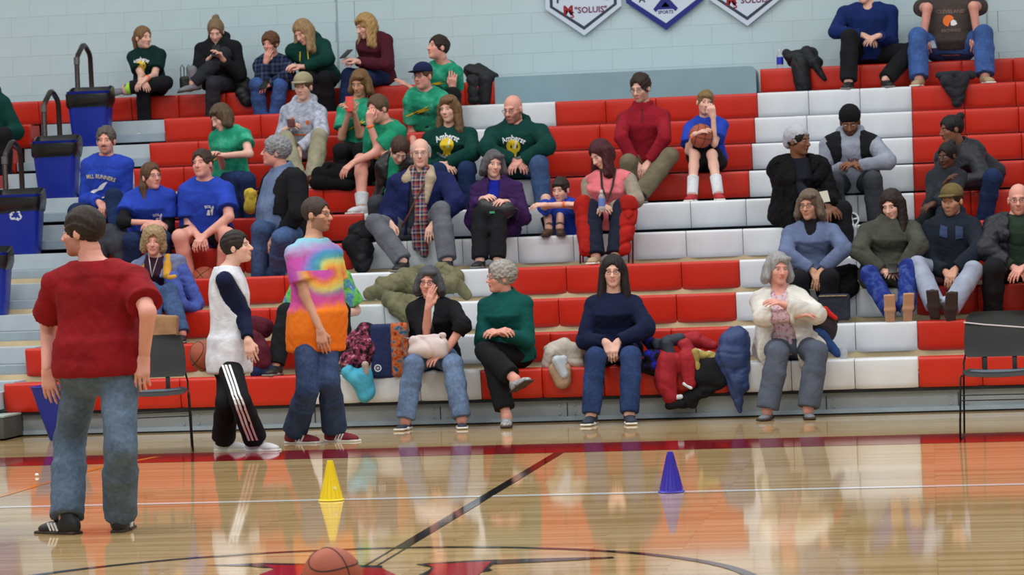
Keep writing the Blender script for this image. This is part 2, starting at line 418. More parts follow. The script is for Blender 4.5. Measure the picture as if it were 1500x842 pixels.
def ellip(c, R, rad, k=.02, op='u'):
    c = np.asarray(c, float); rad = np.asarray(rad, float); R = np.asarray(R, float)
    def f(X, Y, Z):
        x, y, z = X-c[0], Y-c[1], Z-c[2]
        l = [(x*R[0][i]+y*R[1][i]+z*R[2][i])/rad[i] for i in range(3)]
        k0 = np.sqrt(l[0]**2+l[1]**2+l[2]**2)+1e-6
        k1 = np.sqrt((l[0]/rad[0])**2+(l[1]/rad[1])**2+(l[2]/rad[2])**2)+1e-6
        return k0*(k0-1)/k1
    e = np.sqrt(((R*rad)**2).sum(1)); return (f, c-e, c+e, k, op)
def rbox(c, R, half, rr=.01, k=.01, op='u'):
    c = np.asarray(c, float); R = np.asarray(R, float); half = np.asarray(half, float)
    def f(X, Y, Z):
        x, y, z = X-c[0], Y-c[1], Z-c[2]
        q = [np.abs(x*R[0][i]+y*R[1][i]+z*R[2][i])-half[i]+rr for i in range(3)]
        o = np.sqrt(np.maximum(q[0], 0)**2+np.maximum(q[1], 0)**2+np.maximum(q[2], 0)**2)
        return o+np.minimum(np.maximum(np.maximum(q[0], q[1]), q[2]), 0)-rr
    e = (np.abs(R)*half).sum(1)+rr; return (f, c-e, c+e, k, op)
def torso(H, N, ax, fd, prof, inf=0.0, t0=0., t1=1., k=.03, op='u', ex=2.3, mask=None):
    H = np.asarray(H, float); N = np.asarray(N, float); L = np.linalg.norm(N-H); up = (N-H)/L
    fw = unit(fd-up*(fd@up)); axx = np.cross(up, fw); axx = axx if axx@ax > 0 else -axx
    T = np.array([p[0] for p in prof]); Wd = np.array([p[1] for p in prof])+inf; Dp = np.array([p[2] for p in prof])+inf; Yo = np.array([p[3] for p in prof])
    def f(X, Y, Z):
        x, y, z = X-H[0], Y-H[1], Z-H[2]
        t = (x*up[0]+y*up[1]+z*up[2])/L; tc = np.clip(t, t0, t1)
        w = np.interp(tc, T, Wd); d = np.interp(tc, T, Dp); yo = np.interp(tc, T, Yo)
        lx = np.abs(x*axx[0]+y*axx[1]+z*axx[2]); ly = np.abs(x*fw[0]+y*fw[1]+z*fw[2]-yo)
        e = ((lx/w)**ex+(ly/d)**ex)**(1/ex); dd = (e-1)*np.minimum(w, d)*1.15
        dz = np.abs(t-tc)*L
        return np.where(dz > 1e-6, np.sqrt(np.maximum(dd, 0)**2+dz**2), dd)
    m = max(Wd.max(), (Dp+np.abs(Yo)).max()); a = H+up*L*t0; b = H+up*L*t1
    return (f, np.minimum(a, b)-m, np.maximum(a, b)+m, k, op)
def sdf_grid(prims, h, wr=None, pad=3):
    un = [p for p in prims if p[4] == 'u']
    lo = np.min([p[1] for p in un], 0)-pad*h; hi = np.max([p[2] for p in un], 0)+pad*h
    n = np.ceil((hi-lo)/h).astype(int)+1
    gx = [(lo[i]+h*np.arange(n[i])).astype(np.float32) for i in range(3)]
    D = np.full(n, .2, np.float32)
    for f, l, u, k, op in prims:
        e = k+2.5*h
        s = [slice(max(0, int((l[i]-e-lo[i])/h)), min(n[i], int((u[i]+e-lo[i])/h)+2)) for i in range(3)]
        if any(q.stop <= q.start for q in s): continue
        X = gx[0][s[0]][:, None, None]; Y = gx[1][s[1]][None, :, None]; Z = gx[2][s[2]][None, None, :]
        d = f(X, Y, Z); s = tuple(s); a = D[s]
        if op == 'u':
            w = np.clip(.5+.5*(a-d)/k, 0, 1); D[s] = a+(d-a)*w-k*w*(1-w)
        else:
            d = -d; w = np.clip(.5+.5*(d-a)/k, 0, 1); D[s] = a+(d-a)*w+k*w*(1-w)
    if wr:
        m = np.abs(D) < 4*h; I = np.argwhere(m)
        if len(I):
            P = lo+I*h; D[m] += wr(P).astype(np.float32)
    return D, lo, h
def nets(D, lo, h):
    S = D < 0; n = D.shape
    cnt = np.zeros((n[0]-1, n[1]-1, n[2]-1), np.int8)
    for a in (0, 1):
        for b in (0, 1):
            for c in (0, 1): cnt += S[a:n[0]-1+a, b:n[1]-1+b, c:n[2]-1+c]
    act = (cnt > 0) & (cnt < 8); I = np.argwhere(act)
    if len(I) == 0: return np.zeros((0, 3)), np.zeros((0, 4), int)
    idm = np.full(act.shape, -1, np.int32); idm[act] = np.arange(len(I))
    cr = np.array([(a, b, c) for a in (0, 1) for b in (0, 1) for c in (0, 1)])
    vals = np.stack([D[I[:, 0]+c[0], I[:, 1]+c[1], I[:, 2]+c[2]] for c in cr], 1)
    acc = np.zeros((len(I), 3)); num = np.zeros(len(I))
    for i in range(8):
        for ax in range(3):
            if cr[i][ax] == 0:
                j = i+(4, 2, 1)[ax]; va, vb = vals[:, i], vals[:, j]; m = (va < 0) != (vb < 0)
                t = np.where(m, va/np.where(m, va-vb, 1), 0)
                p = np.repeat(cr[i][None].astype(float), len(I), 0); p[:, ax] += t
                acc[m] += p[m]; num[m] += 1
    V = lo+h*(I+acc/num[:, None])
    Fs = []
    for ax in range(3):
        b, c = [(1, 2), (2, 0), (0, 1)][ax]
        sl0 = [slice(None)]*3; sl1 = [slice(None)]*3
        sl0[ax] = slice(0, n[ax]-1); sl1[ax] = slice(1, n[ax])
        s0, s1 = S[tuple(sl0)], S[tuple(sl1)]; E = np.argwhere(s0 != s1)
        E = E[(E[:, b] > 0) & (E[:, c] > 0) & (E[:, b] < n[b]-1) & (E[:, c] < n[c]-1)]
        if len(E) == 0: continue
        def g(db, dc):
            q = E.copy(); q[:, b] -= db; q[:, c] -= dc; return idm[q[:, 0], q[:, 1], q[:, 2]]
        Q = np.stack([g(1, 1), g(0, 1), g(0, 0), g(1, 0)], 1)
        fl = ~s0[E[:, 0], E[:, 1], E[:, 2]]; Q[fl] = Q[fl][:, ::-1]; Fs.append(Q)
    F = np.concatenate(Fs); F = F[(F >= 0).all(1)]
    return V, F
def wrinkle(amp, seed=0, wl=.10):
    rg = np.random.default_rng(seed); ks = []
    for i in range(7):
        d = unit(rg.normal(size=3)*A(1, 1, 1.2)); ks.append((d*2*PI/(wl*rg.uniform(.7, 2.2)), rg.uniform(0, 6.28), rg.uniform(.5, 1), rg.normal(size=3)*9))
    def f(P):
        w = P+.022*np.sin(P[:, [1, 2, 0]]*19+seed); s = 0
        for k, ph, a, e in ks:
            q = np.abs(np.sin(.5*(w@k)+ph)); m = .5+.5*np.sin(P@e+ph*2)
            s = s+a*m*(np.exp(-(q/.30)**2)-.35)
        return amp*s*.75
    return f
def sculpt(prims, h, wr=None): return nets(*sdf_grid(prims, h, wr))
def smesh(name, prims, h, mat, parent, org, wr=None):
    V, F = sculpt(prims, h, wr); me = rawmesh(name, V-np.asarray(org), F); o = mobj(name, me, mat, parent); return o, V, F
# ------------------------------------------------------------------ limbs
def two_bone(a, t, l1, l2, pxy=None, pole=(0, 0, -1)):
    """middle joint between a and t; among the possible ones the nearest to pixel pxy, else along pole"""
    d = t-a; L = np.linalg.norm(d); mx = (l1+l2)*.995
    if L > mx:
        if L > mx*1.10: t = a+d/L*mx*1.10
        f = np.linalg.norm(t-a)/mx; l1 *= f; l2 *= f; d = t-a; L = np.linalg.norm(d)
    if L < abs(l1-l2)+.02: L = abs(l1-l2)+.02; t = a+unit(d)*L; d = t-a
    u = d/L; x = (l1*l1-l2*l2+L*L)/(2*L); r = math.sqrt(max(l1*l1-x*x, 0)); c = a+u*x
    e1 = unit(np.cross(u, [0, 0, 1.]) if abs(u[2]) < .95 else np.cross(u, [0, 1., 0])); e2 = np.cross(u, e1); best = None
    pole = unit(pole)
    for i in range(60):
        an = 2*PI*i/60; p = c+r*(e1*math.cos(an)+e2*math.sin(an))
        s = -(unit(p-c+1e-6)@pole)*(12 if pxy is None else 5)
        if pxy is not None: s += np.linalg.norm(px(p)-np.array(pxy))
        if best is None or s < best[0]: best = (s, p)
    return best[1], t
def frame(y, z):
    y = unit(y); x = unit(np.cross(y, z)); z = np.cross(x, y); return np.stack([x, y, z], 1)
def hand_prims(W, d, nrm, side, S, curl):
    """palm, four unequal bent fingers and a thumb. d: wrist to knuckles, nrm: out of the back of the hand, side +1: thumb towards +x of the frame"""
    R = frame(d, nrm); s = S; P = lambda x, y, z: W+R@A(x*side*s, y*s, z*s); pr = []
    for i, (x, l) in enumerate(((.030, .088), (.010, .092), (-.010, .088), (-.029, .080))):
        pr.append(capsule(P(x*.55, .0, 0), P(x, l-.006, 0), .0155*s, .0125*s, .012))
    for i, (x, y, ls) in enumerate(((.031, .086, (.040, .026, .020)), (.010, .091, (.044, .029, .021)), (-.011, .087, (.041, .027, .020)), (-.030, .078, (.032, .021, .017)))):
        p = A(x, y, 0.); an = .15+.25*curl*(1+.15*i)
        for j, l in enumerate(ls):
            an += curl*(.55 if j else .35); q = p+A((x*.9)*.25*(1-curl)*l/.04, l*math.cos(an), -l*math.sin(an))
            pr.append(capsule(P(*p), P(*q), (.0092-.0008*j)*s, (.0086-.0010*j)*s, .004)); p = q
    t0 = A(.022, .020, -.006); t1 = A(.050, .052, -.018); t2 = A(.056-.012*curl, .082, -.024-.012*curl); t3 = A(.052-.022*curl, .104, -.030-.016*curl)
    pr += [capsule(P(*t0), P(*t1), .0165*s, .0115*s, .010), capsule(P(*t1), P(*t2), .0112*s, .0098*s, .004), capsule(P(*t2), P(*t3), .0096*s, .0080*s, .004)]
    return pr
def ypr(fd0, yaw, pitch, roll):
    """head axes: columns = its right-hand side as seen from the front reversed (x), face (y), crown (z)"""
    y = math.radians(yaw); p = math.radians(pitch); r = math.radians(roll)
    f = A(math.sin(y)*math.cos(p), -math.cos(y)*math.cos(p), math.sin(p)); x0 = A(math.cos(y), math.sin(y), 0)   # x: towards picture right when facing us
    z = np.cross(f, x0)
    z = z if z[2] > 0 or abs(p) > 1.2 else -z
    x = x0*math.cos(r)+z*math.sin(r)*-1; z2 = z*math.cos(r)+x0*math.sin(r)
    return np.stack([x, f, z2], 1)
SK = {'fair': skinmat('fair_skin', (226, 178, 160)), 'pink': skinmat('pink_skin', (222, 160, 144)), 'tan': skinmat('tan_skin', (204, 152, 126)),
      'brown': skinmat('brown_skin', (128, 84, 62)), 'dark': skinmat('dark_brown_skin', (92, 58, 44))}
def eye_mesh():
    m = MB(); n = 10; V = []; prof = [(math.sin(PI*i/8), math.cos(PI*i/8)) for i in range(9)]
    m.lathe([(max(a, .001), b) for a, b in prof], 12); return m.mesh('eye', True)
EYE = eye_mesh()
def m_eye():
    t = NT('eye'); v = t.coord(); sp = t.n('ShaderNodeVectorMath', operation='LENGTH'); mm = t.n('ShaderNodeMapping'); t.l(v, mm.inputs[0]); mm.inputs['Scale'].default_value = (1.5, 0, 1.0)
    t.l(mm.outputs[0], sp.inputs[0]); t.l(t.ramp(sp.outputs['Value'], [(0, lin((20, 16, 14))), (.36, lin((70, 52, 40))), (.60, lin((62, 46, 38))), (.62, lin((178, 166, 160)))], 'CONSTANT'), t.b.inputs['Base Color'])
    t.set(Roughness=.25); return t.m
EYE.materials.append(m_eye())
# shoes: shared meshes, ankle at the origin, toe towards -y
def shoe_meshes():
    I3 = np.eye(3); out = {}
    up = [ellip((0, .030, -.045), I3, (.036, .050, .050), .03), ellip((0, -.045, -.052), I3, (.040, .085, .034), .03), ellip((.004, -.120, -.060), I3, (.045, .060, .026), .03),
          capsule((0, .012, -.03), (0, .010, .012), .040, .042, .03), rbox((0, -.05, -.122), I3, (.2, .3, .045), .001, .004, 's')]
    V, F = sculpt(up, .0075); out['sneaker'] = rawmesh('shoe_upper', V, F)
    so = [rbox((0, .01, -.076), I3, (.038, .062, .010), .009, .02), rbox((.003, -.11, -.077), I3, (.047, .075, .009), .009, .03), ]
    V, F = sculpt(so, .0075); out['sole'] = rawmesh('shoe_sole', V, F)
    bt = up[:3]+[capsule((0, .014, -.03), (0, .012, .13), .046, .054, .03), rbox((0, -.05, -.122), I3, (.2, .3, .045), .001, .004, 's')]
    V, F = sculpt(bt, .009); out['boot'] = rawmesh('boot_upper', V, F)
    fl = [ellip((0, .030, -.055), I3, (.034, .045, .034), .02), ellip((0, -.050, -.066), I3, (.038, .085, .022), .02), ellip((.003, -.120, -.066), I3, (.042, .058, .020), .02), rbox((0, -.05, -.122), I3, (.2, .3, .045), .001, .004, 's')]
    V, F = sculpt(fl, .008); out['flat'] = rawmesh('flat_upper', V, F); return out
SHOES = shoe_meshes()
RUB = {}
def rubber(name, c): return plain(name, c, .7, 0, .3)
# ------------------------------------------------------------------ hair
def hair_prims(style, C, R, s, n=0):
    L = lambda x, y, z: C+R@(A(x, y, z)*s)
    el = lambda c, r, k=.012, op='u': ellip(L(*c), R, A(*r)*s, k*s, op)
    dn = A(0, 0, -1.); pr = []
    def fall(x, y, z, ln, r0, r1, out=.0, fwd=0.0):
        a = L(x, y, z); b = a+dn*ln*s+R@(A(math.copysign(out, x), fwd, 0)*s); return capsule(a, b, r0*s, r1*s, .03*s)
    face = [el((0, .128, -.018), (.072, .090, .104), .010, 's')]
    ears = [el((sx*.088, .014, -.030), (.026, .034, .042), .008, 's') for sx in (-1, 1)]
    if style in ('short', 'crop', 'fringe'):
        t = .012 if style == 'short' else .007
        pr = [el((0, -.020, .036), (.078+t, .100+t, .090+t*1.3))]+face+ears+[el((0, -.02, -.115), (.2, .2, .055), .01, 's')]
        if style == 'fringe': pr.append(el((0, .072, .068), (.058, .026, .022), .015))
    elif style == 'bald':
        pr = [el((0, -.026, .020), (.088, .106, .080)), el((0, .030, .120), (.080, .135, .092), .015, 's'), el((0, .115, 0), (.12, .105, .16), .012, 's')]+ears+[el((0, -.02, -.115), (.2, .2, .055), .01, 's')]
    elif style == 'shaved':
        pr = []
    elif style in ('bob', 'long', 'longer', 'wavy', 'grey_bob'):
        ln = {'bob': .11, 'grey_bob': .09, 'long': .24, 'longer': .30, 'wavy': .25}[style]
        pr = [el((0, -.022, .036), (.092, .113, .102)), el((0, -.060, -.030), (.086, .070, .085), .03)]+[el((0, .130, -.026), (.062, .098, .102), .010, 's')]
        for sx in (-1, 1):
            pr += [fall(sx*.080, -.008, .02, ln*.92, .030, .030, .024, .010), fall(sx*.070, -.045, .0, ln, .040, .036, .030)]
        pr += [fall(.01, -.075, -.01, ln, .050, .040, 0, -.01), fall(-.01, -.075, -.01, ln, .050, .040, 0, -.01)]
        if style in ('bob', 'grey_bob', 'wavy'): pr.append(el((.03, .070, .080), (.055, .030, .024), .02))
    elif style in ('pony', 'bun'):
        pr = [el((0, -.020, .036), (.088, .111, .100))]+face+[el((0, -.02, -.120), (.2, .2, .060), .01, 's'), ears[0], ears[1]]
        if style == 'bun': pr += [el((0, -.118, .108), (.040, .040, .038), .012)]
        else: pr += [el((0, -.115, .045), (.030, .030, .030), .015), capsule(L(0, -.125, .045), L(0, -.150, -.01), .030*s, .036*s, .015), capsule(L(0, -.150, -.01), L(0, -.150, -.01)+dn*.15*s, .036*s, .018*s, .02)]
    elif style == 'sidepony':
        pr = [el((0, -.020, .036), (.088, .111, .100))]+face+[el((0, -.02, -.120), (.2, .2, .060), .01, 's')]
        pr += [capsule(L(-.05, -.09, -.02), L(-.085, -.03, -.09), .030*s, .036*s, .02), capsule(L(-.085, -.03, -.09), L(-.085, .0, -.09)+dn*.16*s, .038*s, .018*s, .02)]
    elif style in ('curly', 'curly_short'):
        g = .03 if style == 'curly' else .022
        pr = [el((0, -.020, .040), (.078+g, .100+g, .088+g))]+[el((0, .138, -.024), (.066, .092, .100), .012, 's'), el((0, -.02, -.125), (.2, .2, .06), .01, 's')]
        if style == 'curly':
            for sx in (-1, 1): pr += [el((sx*.085, -.02, -.04), (.034, .05, .06), .02)]
            pr.append(el((0, .066, .090), (.066, .032, .026), .02))
        else: pr += ears
    return pr
def strands(C, R, s, amp, seed, fall):
    rg = np.random.default_rng(seed); ph = rg.uniform(0, 6.28, 8); fr = rg.uniform(.7, 1.5, 8)
    def f(P):
        q = (P-C)@R/s; az = np.arctan2(q[:, 0], -q[:, 1]-.02+.0*q[:, 2]); pz = q[:, 2]
        t = az if fall else np.arctan2(q[:, 0], q[:, 2]+.03)
        w = 1.2*np.sin(pz*(18 if fall else 9)+ph[0]+2*az)*.25
        v = sum(np.sin((t+w*.3)*(9+5*i)*fr[i]+ph[i]+pz*8*np.sin(ph[i]*3)) for i in range(5))/5
        return amp*s*(v-.5*np.abs(v))*1.6
    return f
HAIRWR = {'curly': (.010, .035), 'curly_short': (.008, .03), 'wavy': (.008, .06), 'fringe': (.004, .04), 'short': (.0035, .035)}
# ------------------------------------------------------------------ the people
PEOPLE = {}
class Dummy: pass
PROF_M = [(-.12, .165, .125, 0), (.0, .172, .128, 0), (.22, .162, .122, .005), (.45, .154, .118, .012), (.70, .162, .125, .012), (.86, .150, .108, .005), (.95, .105, .080, 0), (1.0, .075, .068, 0)]
PROF_F = [(-.12, .172, .128, 0), (.0, .178, .130, 0), (.22, .156, .115, .005), (.45, .140, .105, .010), (.68, .146, .132, .025), (.84, .132, .102, .008), (.95, .092, .075, 0), (1.0, .065, .060, 0)]
def clothprof(P, S, g, belly):
    return [(t, w*S*g, d*S*g+belly*math.exp(-((t-.30)/.28)**2)*.5, y*S+belly*math.exp(-((t-.30)/.28)**2)*.5) for t, w, d, y in P]
def person(label, row, hx, head, sh, wr, kn, ft, el=(None, None), S=1.0, g=1.0, sex='m', belly=0., lean=.06, hl=.05, hd=(0, 0, 0), by=0, sk='fair',
           top=None, over=None, bot=None, shoe=None, hair=None, hand=(None, None), curl=(.6, .6), gl=None, cap=None, beard=None, prints=(), back=.20, stand=None, away=False,
           hy=None, hz=.0, sock=None, lip=None, h=None, seat_z=None, hs=1.0, collar=True, ornaments=()):
    hh = h or (.0115 if row <= 5 else .0125)
    if stand is not None: Yb = stand
    else: Yb = YF(row)+back
    zseat = (ZT(row) if seat_z is None else seat_z) if stand is None else 0
    if stand is None: H = xat(hx, Yb, zseat+.095*S+hz)
    else: H = at(hx, hy, Yb)
    org = A(H[0], H[1], zseat)
    E_ = empty('person', org, label, 'person', 'spectators on the bleachers' if stand is None else 'people standing on the court')
    b = math.radians(by); ax = A(math.cos(b), math.sin(b), 0); fd = A(math.sin(b), -math.cos(b), 0)*(-1 if away else 1)
    Ysh = Yb-lean
    s0 = at(sh[0][0], sh[0][1], Ysh); s1 = at(sh[1][0], sh[1][1], Ysh)
    hw = np.linalg.norm((s1-s0)[[0, 2]])/2; full = .195*S*(1.0 if sex == 'm' else .90)*g**.5
    dy = math.sqrt(max(full**2-hw**2, 0))*(1 if by >= 0 else -1) if abs(by) > 12 else 0
    mid = (s0+s1)/2; u = unit(s1-s0)
    s0 = s0+u*.032*S-A(0, 0, .050*S)+A(0, -dy, 0); s1 = s1-u*.032*S-A(0, 0, .050*S)+A(0, dy, 0)
    N = mid+A(0, 0, .052*S)
    if abs(by) > 45: s0 = mid-ax*full*1.04-A(0, 0, .055*S); s1 = mid+ax*full*1.04-A(0, 0, .055*S)
    Yh = Ysh-hl; C = at(head[0], head[1], Yh)
    R = ypr(None, *hd); s = .945*(S*hs if hs != 1 else (S if S > .9 else .5*(S+.95)))
    # legs and arms
    LT, LS, LU, LF = .435*S, .425*S, .295*S, .255*S
    hj = [H-ax*.088*S*g**.5, H+ax*.088*S*g**.5]; ank = []; knee = []; wri = []; elb = []
    for i in range(2):
        f = ft[i]; m = f[0]
        if m == 'p': T = at(f[1], f[2], Yb-f[3])
        else:
            if m == 'd': z, Y = ZD(row)+.085*S, YF(row)-.10
            elif m == 's': z, Y = ZT(row-1)+.085*S, YF(row-1)+.20
            elif m == 'f': z, Y = .085*S, f[2]
            elif m == 'z': z, Y = f[3]+.085*S, f[2]
            T = xat(f[1], Y, z)
        K, T = two_bone(hj[i], T, LT, LS, kn[i], fd*.7+A(0, 0, .7) if stand is None else fd); knee.append(K); ank.append(T)
        w = wr[i]
        W = at(w[0], w[1], Yb-w[2])
        if el[i] is not None and stand is None: el_ = (el[i][0]+(11, -11)[i], el[i][1]-1)
        else: el_ = el[i]
        so = (s0, s1)[i]; pole = ax*(-1, 1)[i]*.5+A(0, .5, -.7) if not away else ax*(-1, 1)[i]*.5+A(0, -.3, -.7)
        Ej, W = two_bone(so, W, LU, LF, el_, pole); elb.append(Ej); wri.append(W)
    sj = (s0, s1)
    P = PROF_M if sex == 'm' else PROF_F; PR = clothprof(P, S, g, belly)
    g2 = g**.6
    ru, rel, rw_ = .046*S*g2, .037*S*g2, .026*S*g2; rt, rk, rc, ra = .082*S*g2, .056*S*g2, .054*S*g2, .038*S
    # ---- body: one surface
    co = .012
    nk0 = C+R@(A(0, -.022, -.060)*s); core = [torso(H, N, ax, fd, PR, -co-.004, -.05, 1.0), capsule(N-unit(N-H)*.05*S, nk0, .062*S*g2**.5, .056*s*g2**.5, .03)]
    for i in range(2):
        bare = top.get('sleeve', 'l') != 'l' and not (over and over.get('sleeve', 'l') == 'l' and over.get('cuff', 1) > .6); q = 0 if bare else .010
        core += [capsule(N+(sj[i]-N)*.45-A(0, 0, .03*S), sj[i], .055*S, ru-q, .03), capsule(sj[i], elb[i], ru-q, rel-q, .03), capsule(elb[i], wri[i], rel-q, rw_ if bare else rw_-.002, .02)]
        q = 0 if bot.get('kind', 'pants') != 'pants' else .014
        km = knee[i]+(ank[i]-knee[i])*.3
        core += [capsule(hj[i], knee[i], rt-q, rk-q, .04), capsule(knee[i], km, rk-q, rc-q, .02), capsule(km, ank[i], rc-q, ra, .02), capsule(ank[i], ank[i]-A(0, 0, .03), ra, ra, .02)]
    parts = [sculpt(core, .013)]
    hp = hands_for(wri, elb, hand, curl, S, sj, C, away)
    for q in hp: parts.append(sculpt(q, .0062))
    L = lambda x, y, z: C+R@(A(x, y, z)*s); elp = lambda c, r, k=.012, op='u': ellip(L(*c), R, A(*r)*s, k*s, op)
    jw = 1.0 if sex == 'm' else .92; jw *= (1+.35*(g-1))
    hp_ = [elp((0, -.018, .035), (.076, .097, .088)), elp((0, .026, -.045), (.060*jw, .068, .080), .03), elp((0, .066, -.104), (.026*jw, .022, .020), .025),
           elp((.034, .060, -.030), (.026, .026, .026), .02), elp((-.034, .060, -.030), (.026, .026, .026), .02), elp((0, .078, .022), (.052, .016, .012), .014),
           elp((.031, .101, .000), (.019, .013, .010), .010, 's'), elp((-.031, .101, .000), (.019, .013, .010), .010, 's'),
           capsule(L(0, .090, .006), L(0, .112, -.034), .0085*s, .0135*s, .010*s), elp((.011, .102, -.038), (.009, .010, .008), .006), elp((-.011, .102, -.038), (.009, .010, .008), .006),
           elp((0, .092, -.062), (.024, .010, .006), .006), elp((0, .090, -.073), (.020, .010, .007), .006), elp((0, .104, -.0675), (.028, .012, .0022), .003, 's'),
           elp((.079, -.012, -.012), (.011, .021, .032), .008), elp((-.079, -.012, -.012), (.011, .021, .032), .008),
           capsule(L(0, -.020, -.055), nk0+(N-nk0)*.35, .056*s*g2**.5, .058*s*g2**.5, .025)]
    hv = sculpt(hp_, .0058 if row <= 6 else .0064); nb = sum(len(p[0]) for p in parts); parts.append(hv)
    V = np.concatenate([p[0] for p in parts]); off = np.cumsum([0]+[len(p[0]) for p in parts[:-1]]); F = np.concatenate([p[1]+o for p, o in zip(parts, off)])
    me = rawmesh('body', V-org, F)
    tint = np.ones((len(V), 4), np.float32); q = (hv[0]-C)@R/s; x, y, z = q[:, 0], q[:, 1], q[:, 2]; tt = tint[nb:, :3]
    def paint(w, c): w = np.clip(w, 0, 1)[:, None]; tt[:] = tt*(1-w)+np.array(c)*w*1.0
    paint(.55*np.exp(-(((np.abs(x)-.042)/.018)**2+((z+.032)/.02)**2))*(y > .03), (1.0, .80, .78))
    paint(.9*((np.abs(x) < .023) & (np.abs(z+.0675) < .0105) & (y > .07)), lip or (.86, .58, .58))
    hc = np.array(hair[1][:3]) if hair else np.array((90, 70, 50)); br = (hc/255.)**1.6+.03
    paint(.62*((np.abs(np.abs(x)-.031) < .019) & (np.abs(z-.0215-.10*(.03-np.abs(np.abs(x)-.028))) < .0048) & (y > .06)), br)
    if beard:
        bw = ((y > -.02) & (z < -.046+.02*(np.abs(x) > .05)) & (z > -.15) & ((np.abs(z+.0675) > .009) | (np.abs(x) > .026))).astype(float) if beard[0] == 'full' else ((np.abs(x) < .035) & (y > .06) & (((z < -.08) & (z > -.125)) | ((z > -.060) & (z < -.048)))).astype(float)
        paint(beard[2]*bw, (np.array(beard[1])/255.)**1.6)
    a_ = me.color_attributes.new('tint', 'FLOAT_COLOR', 'POINT'); a_.data.foreach_set('color', tint.ravel())
    mobj('body', me, SK[sk], E_)
    for i in (-1, 1):
        o = mobj('eye', EYE, None, E_); o.matrix_local = Matrix.Translation(Vector(L(i*.031, .0815, 0)-org)) @ Matrix(R.tolist()).to_4x4() @ Matrix.Diagonal((.0125*s, .0115*s, .0054*s, 1))
    # ---- clothes
    sd = abs(hash(label)) % 997 if False else sum(map(ord, label)) % 997
    def garment(name, spec, extra_inf=0.0):
        inf = spec.get('inf', .014)+extra_inf; sl = spec.get('sleeve', 'l'); pr = []; hem = spec.get('hem', -.06); LH = np.linalg.norm(N-H)
        t1 = spec.get('t1', .985)
        pr.append(torso(H, N, ax, fd, PR, inf, hem, t1, .03))
        if stand is None and spec.get('hip', True): pr.append(ellip(H+fd*.01+A(0, 0, .045), np.stack([ax, -fd, A(0, 0, 1)], 1), (.165*S*g+inf, .130*S*g+inf, .060*S+inf), .04))
        for i in range(2):
            if sl == 'n':
                pr.append(capsule(N+(sj[i]-N)*.5-A(0, 0, .03*S), N+(sj[i]-N)*.88-A(0, 0, .01), .055*S+inf, .048*S+inf, .03)); continue
            pr.append(capsule(N+(sj[i]-N)*.45-A(0, 0, .032*S), sj[i], .050*S+inf*.9, ru+inf*.75, .04))
            if sl == 's':
                e = sj[i]+(elb[i]-sj[i])*spec.get('sl', .68); pr.append(cyl(sj[i], e, ru+inf*.8, ru+inf+.014, .025))
            else:
                e = elb[i]+(wri[i]-elb[i])*spec.get('cuff', .93)
                pr += [capsule(sj[i], elb[i], ru+inf*.75, rel+inf*.85+.004, .03), cyl(elb[i], e, rel+inf*.85+.004, rw_+inf*.8+.006, .03)]
        if sl == 'n':
            for i in range(2): pr.append(capsule(sj[i]+(sj[i]-N)*.10, elb[i], ru+.030, rel+.034, .012, 's'))
        if stand is not None: pr.append(torso(H, N, ax, fd, PR, inf+.004, hem, .22, .08))
        if spec.get('coat'):
            for i in range(2):
                e = hj[i]+(knee[i]-hj[i])*spec['coat']; pr.append(cyl(hj[i], e, rt+inf+.02, rk+(rt-rk)*.5+inf+.03, .05))
        if spec.get('collar'):
            cI = spec['collar']; pr.append(cyl(N-unit(N-H)*.05, N+(nk0-N)*.40, .088*S+cI, .072*S+cI, .02))
            pr.append(cyl(N-unit(N-H)*.01, N+(nk0-N)*.9, .064*S+cI*.3, .066*S+cI*.3, .006, 's'))
        if spec.get('hood'):
            up = unit(N-H); pr += [capsule(N-fd*.07*S-ax*.07*S+up*.03, N-fd*.095*S+up*.05, .040, .048, .03), capsule(N-fd*.07*S+ax*.07*S+up*.03, N-fd*.095*S+up*.05, .040, .048, .03),
                                   capsule(N-ax*.085*S-fd*.05*S+up*.02, N-ax*.05*S+fd*.075*S-up*.03, .030, .022, .02), capsule(N+ax*.085*S-fd*.05*S+up*.02, N+ax*.05*S+fd*.075*S-up*.03, .030, .022, .02)]
        if spec.get('open'):
            up = unit(N-H); fw = unit(fd-up*(fd@up)); axx = unit(np.cross(fw, up)); o_ = spec['open']
            for t_, w_ in ((1.0, o_*1.0), (.75, o_), (.45, o_*spec.get('flare', 1.2)), (.15, o_*spec.get('flare', 1.2)**2), (-.1, o_*spec.get('flare', 1.2)**2)):
                pr.append(rbox(H+up*LH*t_+fw*.25*S, np.stack([axx, fw, up], 1), (w_*S, .23*S, .20*LH), .02, .01, 's'))
        if spec.get('vneck'):
            pr.append(ellip(N+fd*.09*S-unit(N-H)*.02, np.stack([ax, fd, A(0, 0, 1)], 1), (.05*S, .06*S, spec['vneck']*S), .01, 's'))
        return smesh(name, pr, hh, spec['mat'], E_, org, wrinkle(spec.get('wr', .0045)*1.55, sd, spec.get('wl', .12)))
    bk = bot.get('kind', 'pants'); bi = bot.get('inf', .012); pr = []
    up = unit(N-H)
    pr.append(torso(H, N, ax, fd, PR, bi, -.10 if stand is not None else -.02, .20, .03))
    if stand is None: pr.append(ellip(H, np.stack([ax, -fd, A(0, 0, 1)], 1), (.158*S*g+bi, .130*S*g+bi, .088*S), .04))
    else: pr.append(ellip(H-A(0, 0, .03), np.stack([ax, -fd, A(0, 0, 1)], 1), (.158*S*g+bi, .122*S*g+bi, .12*S), .04))
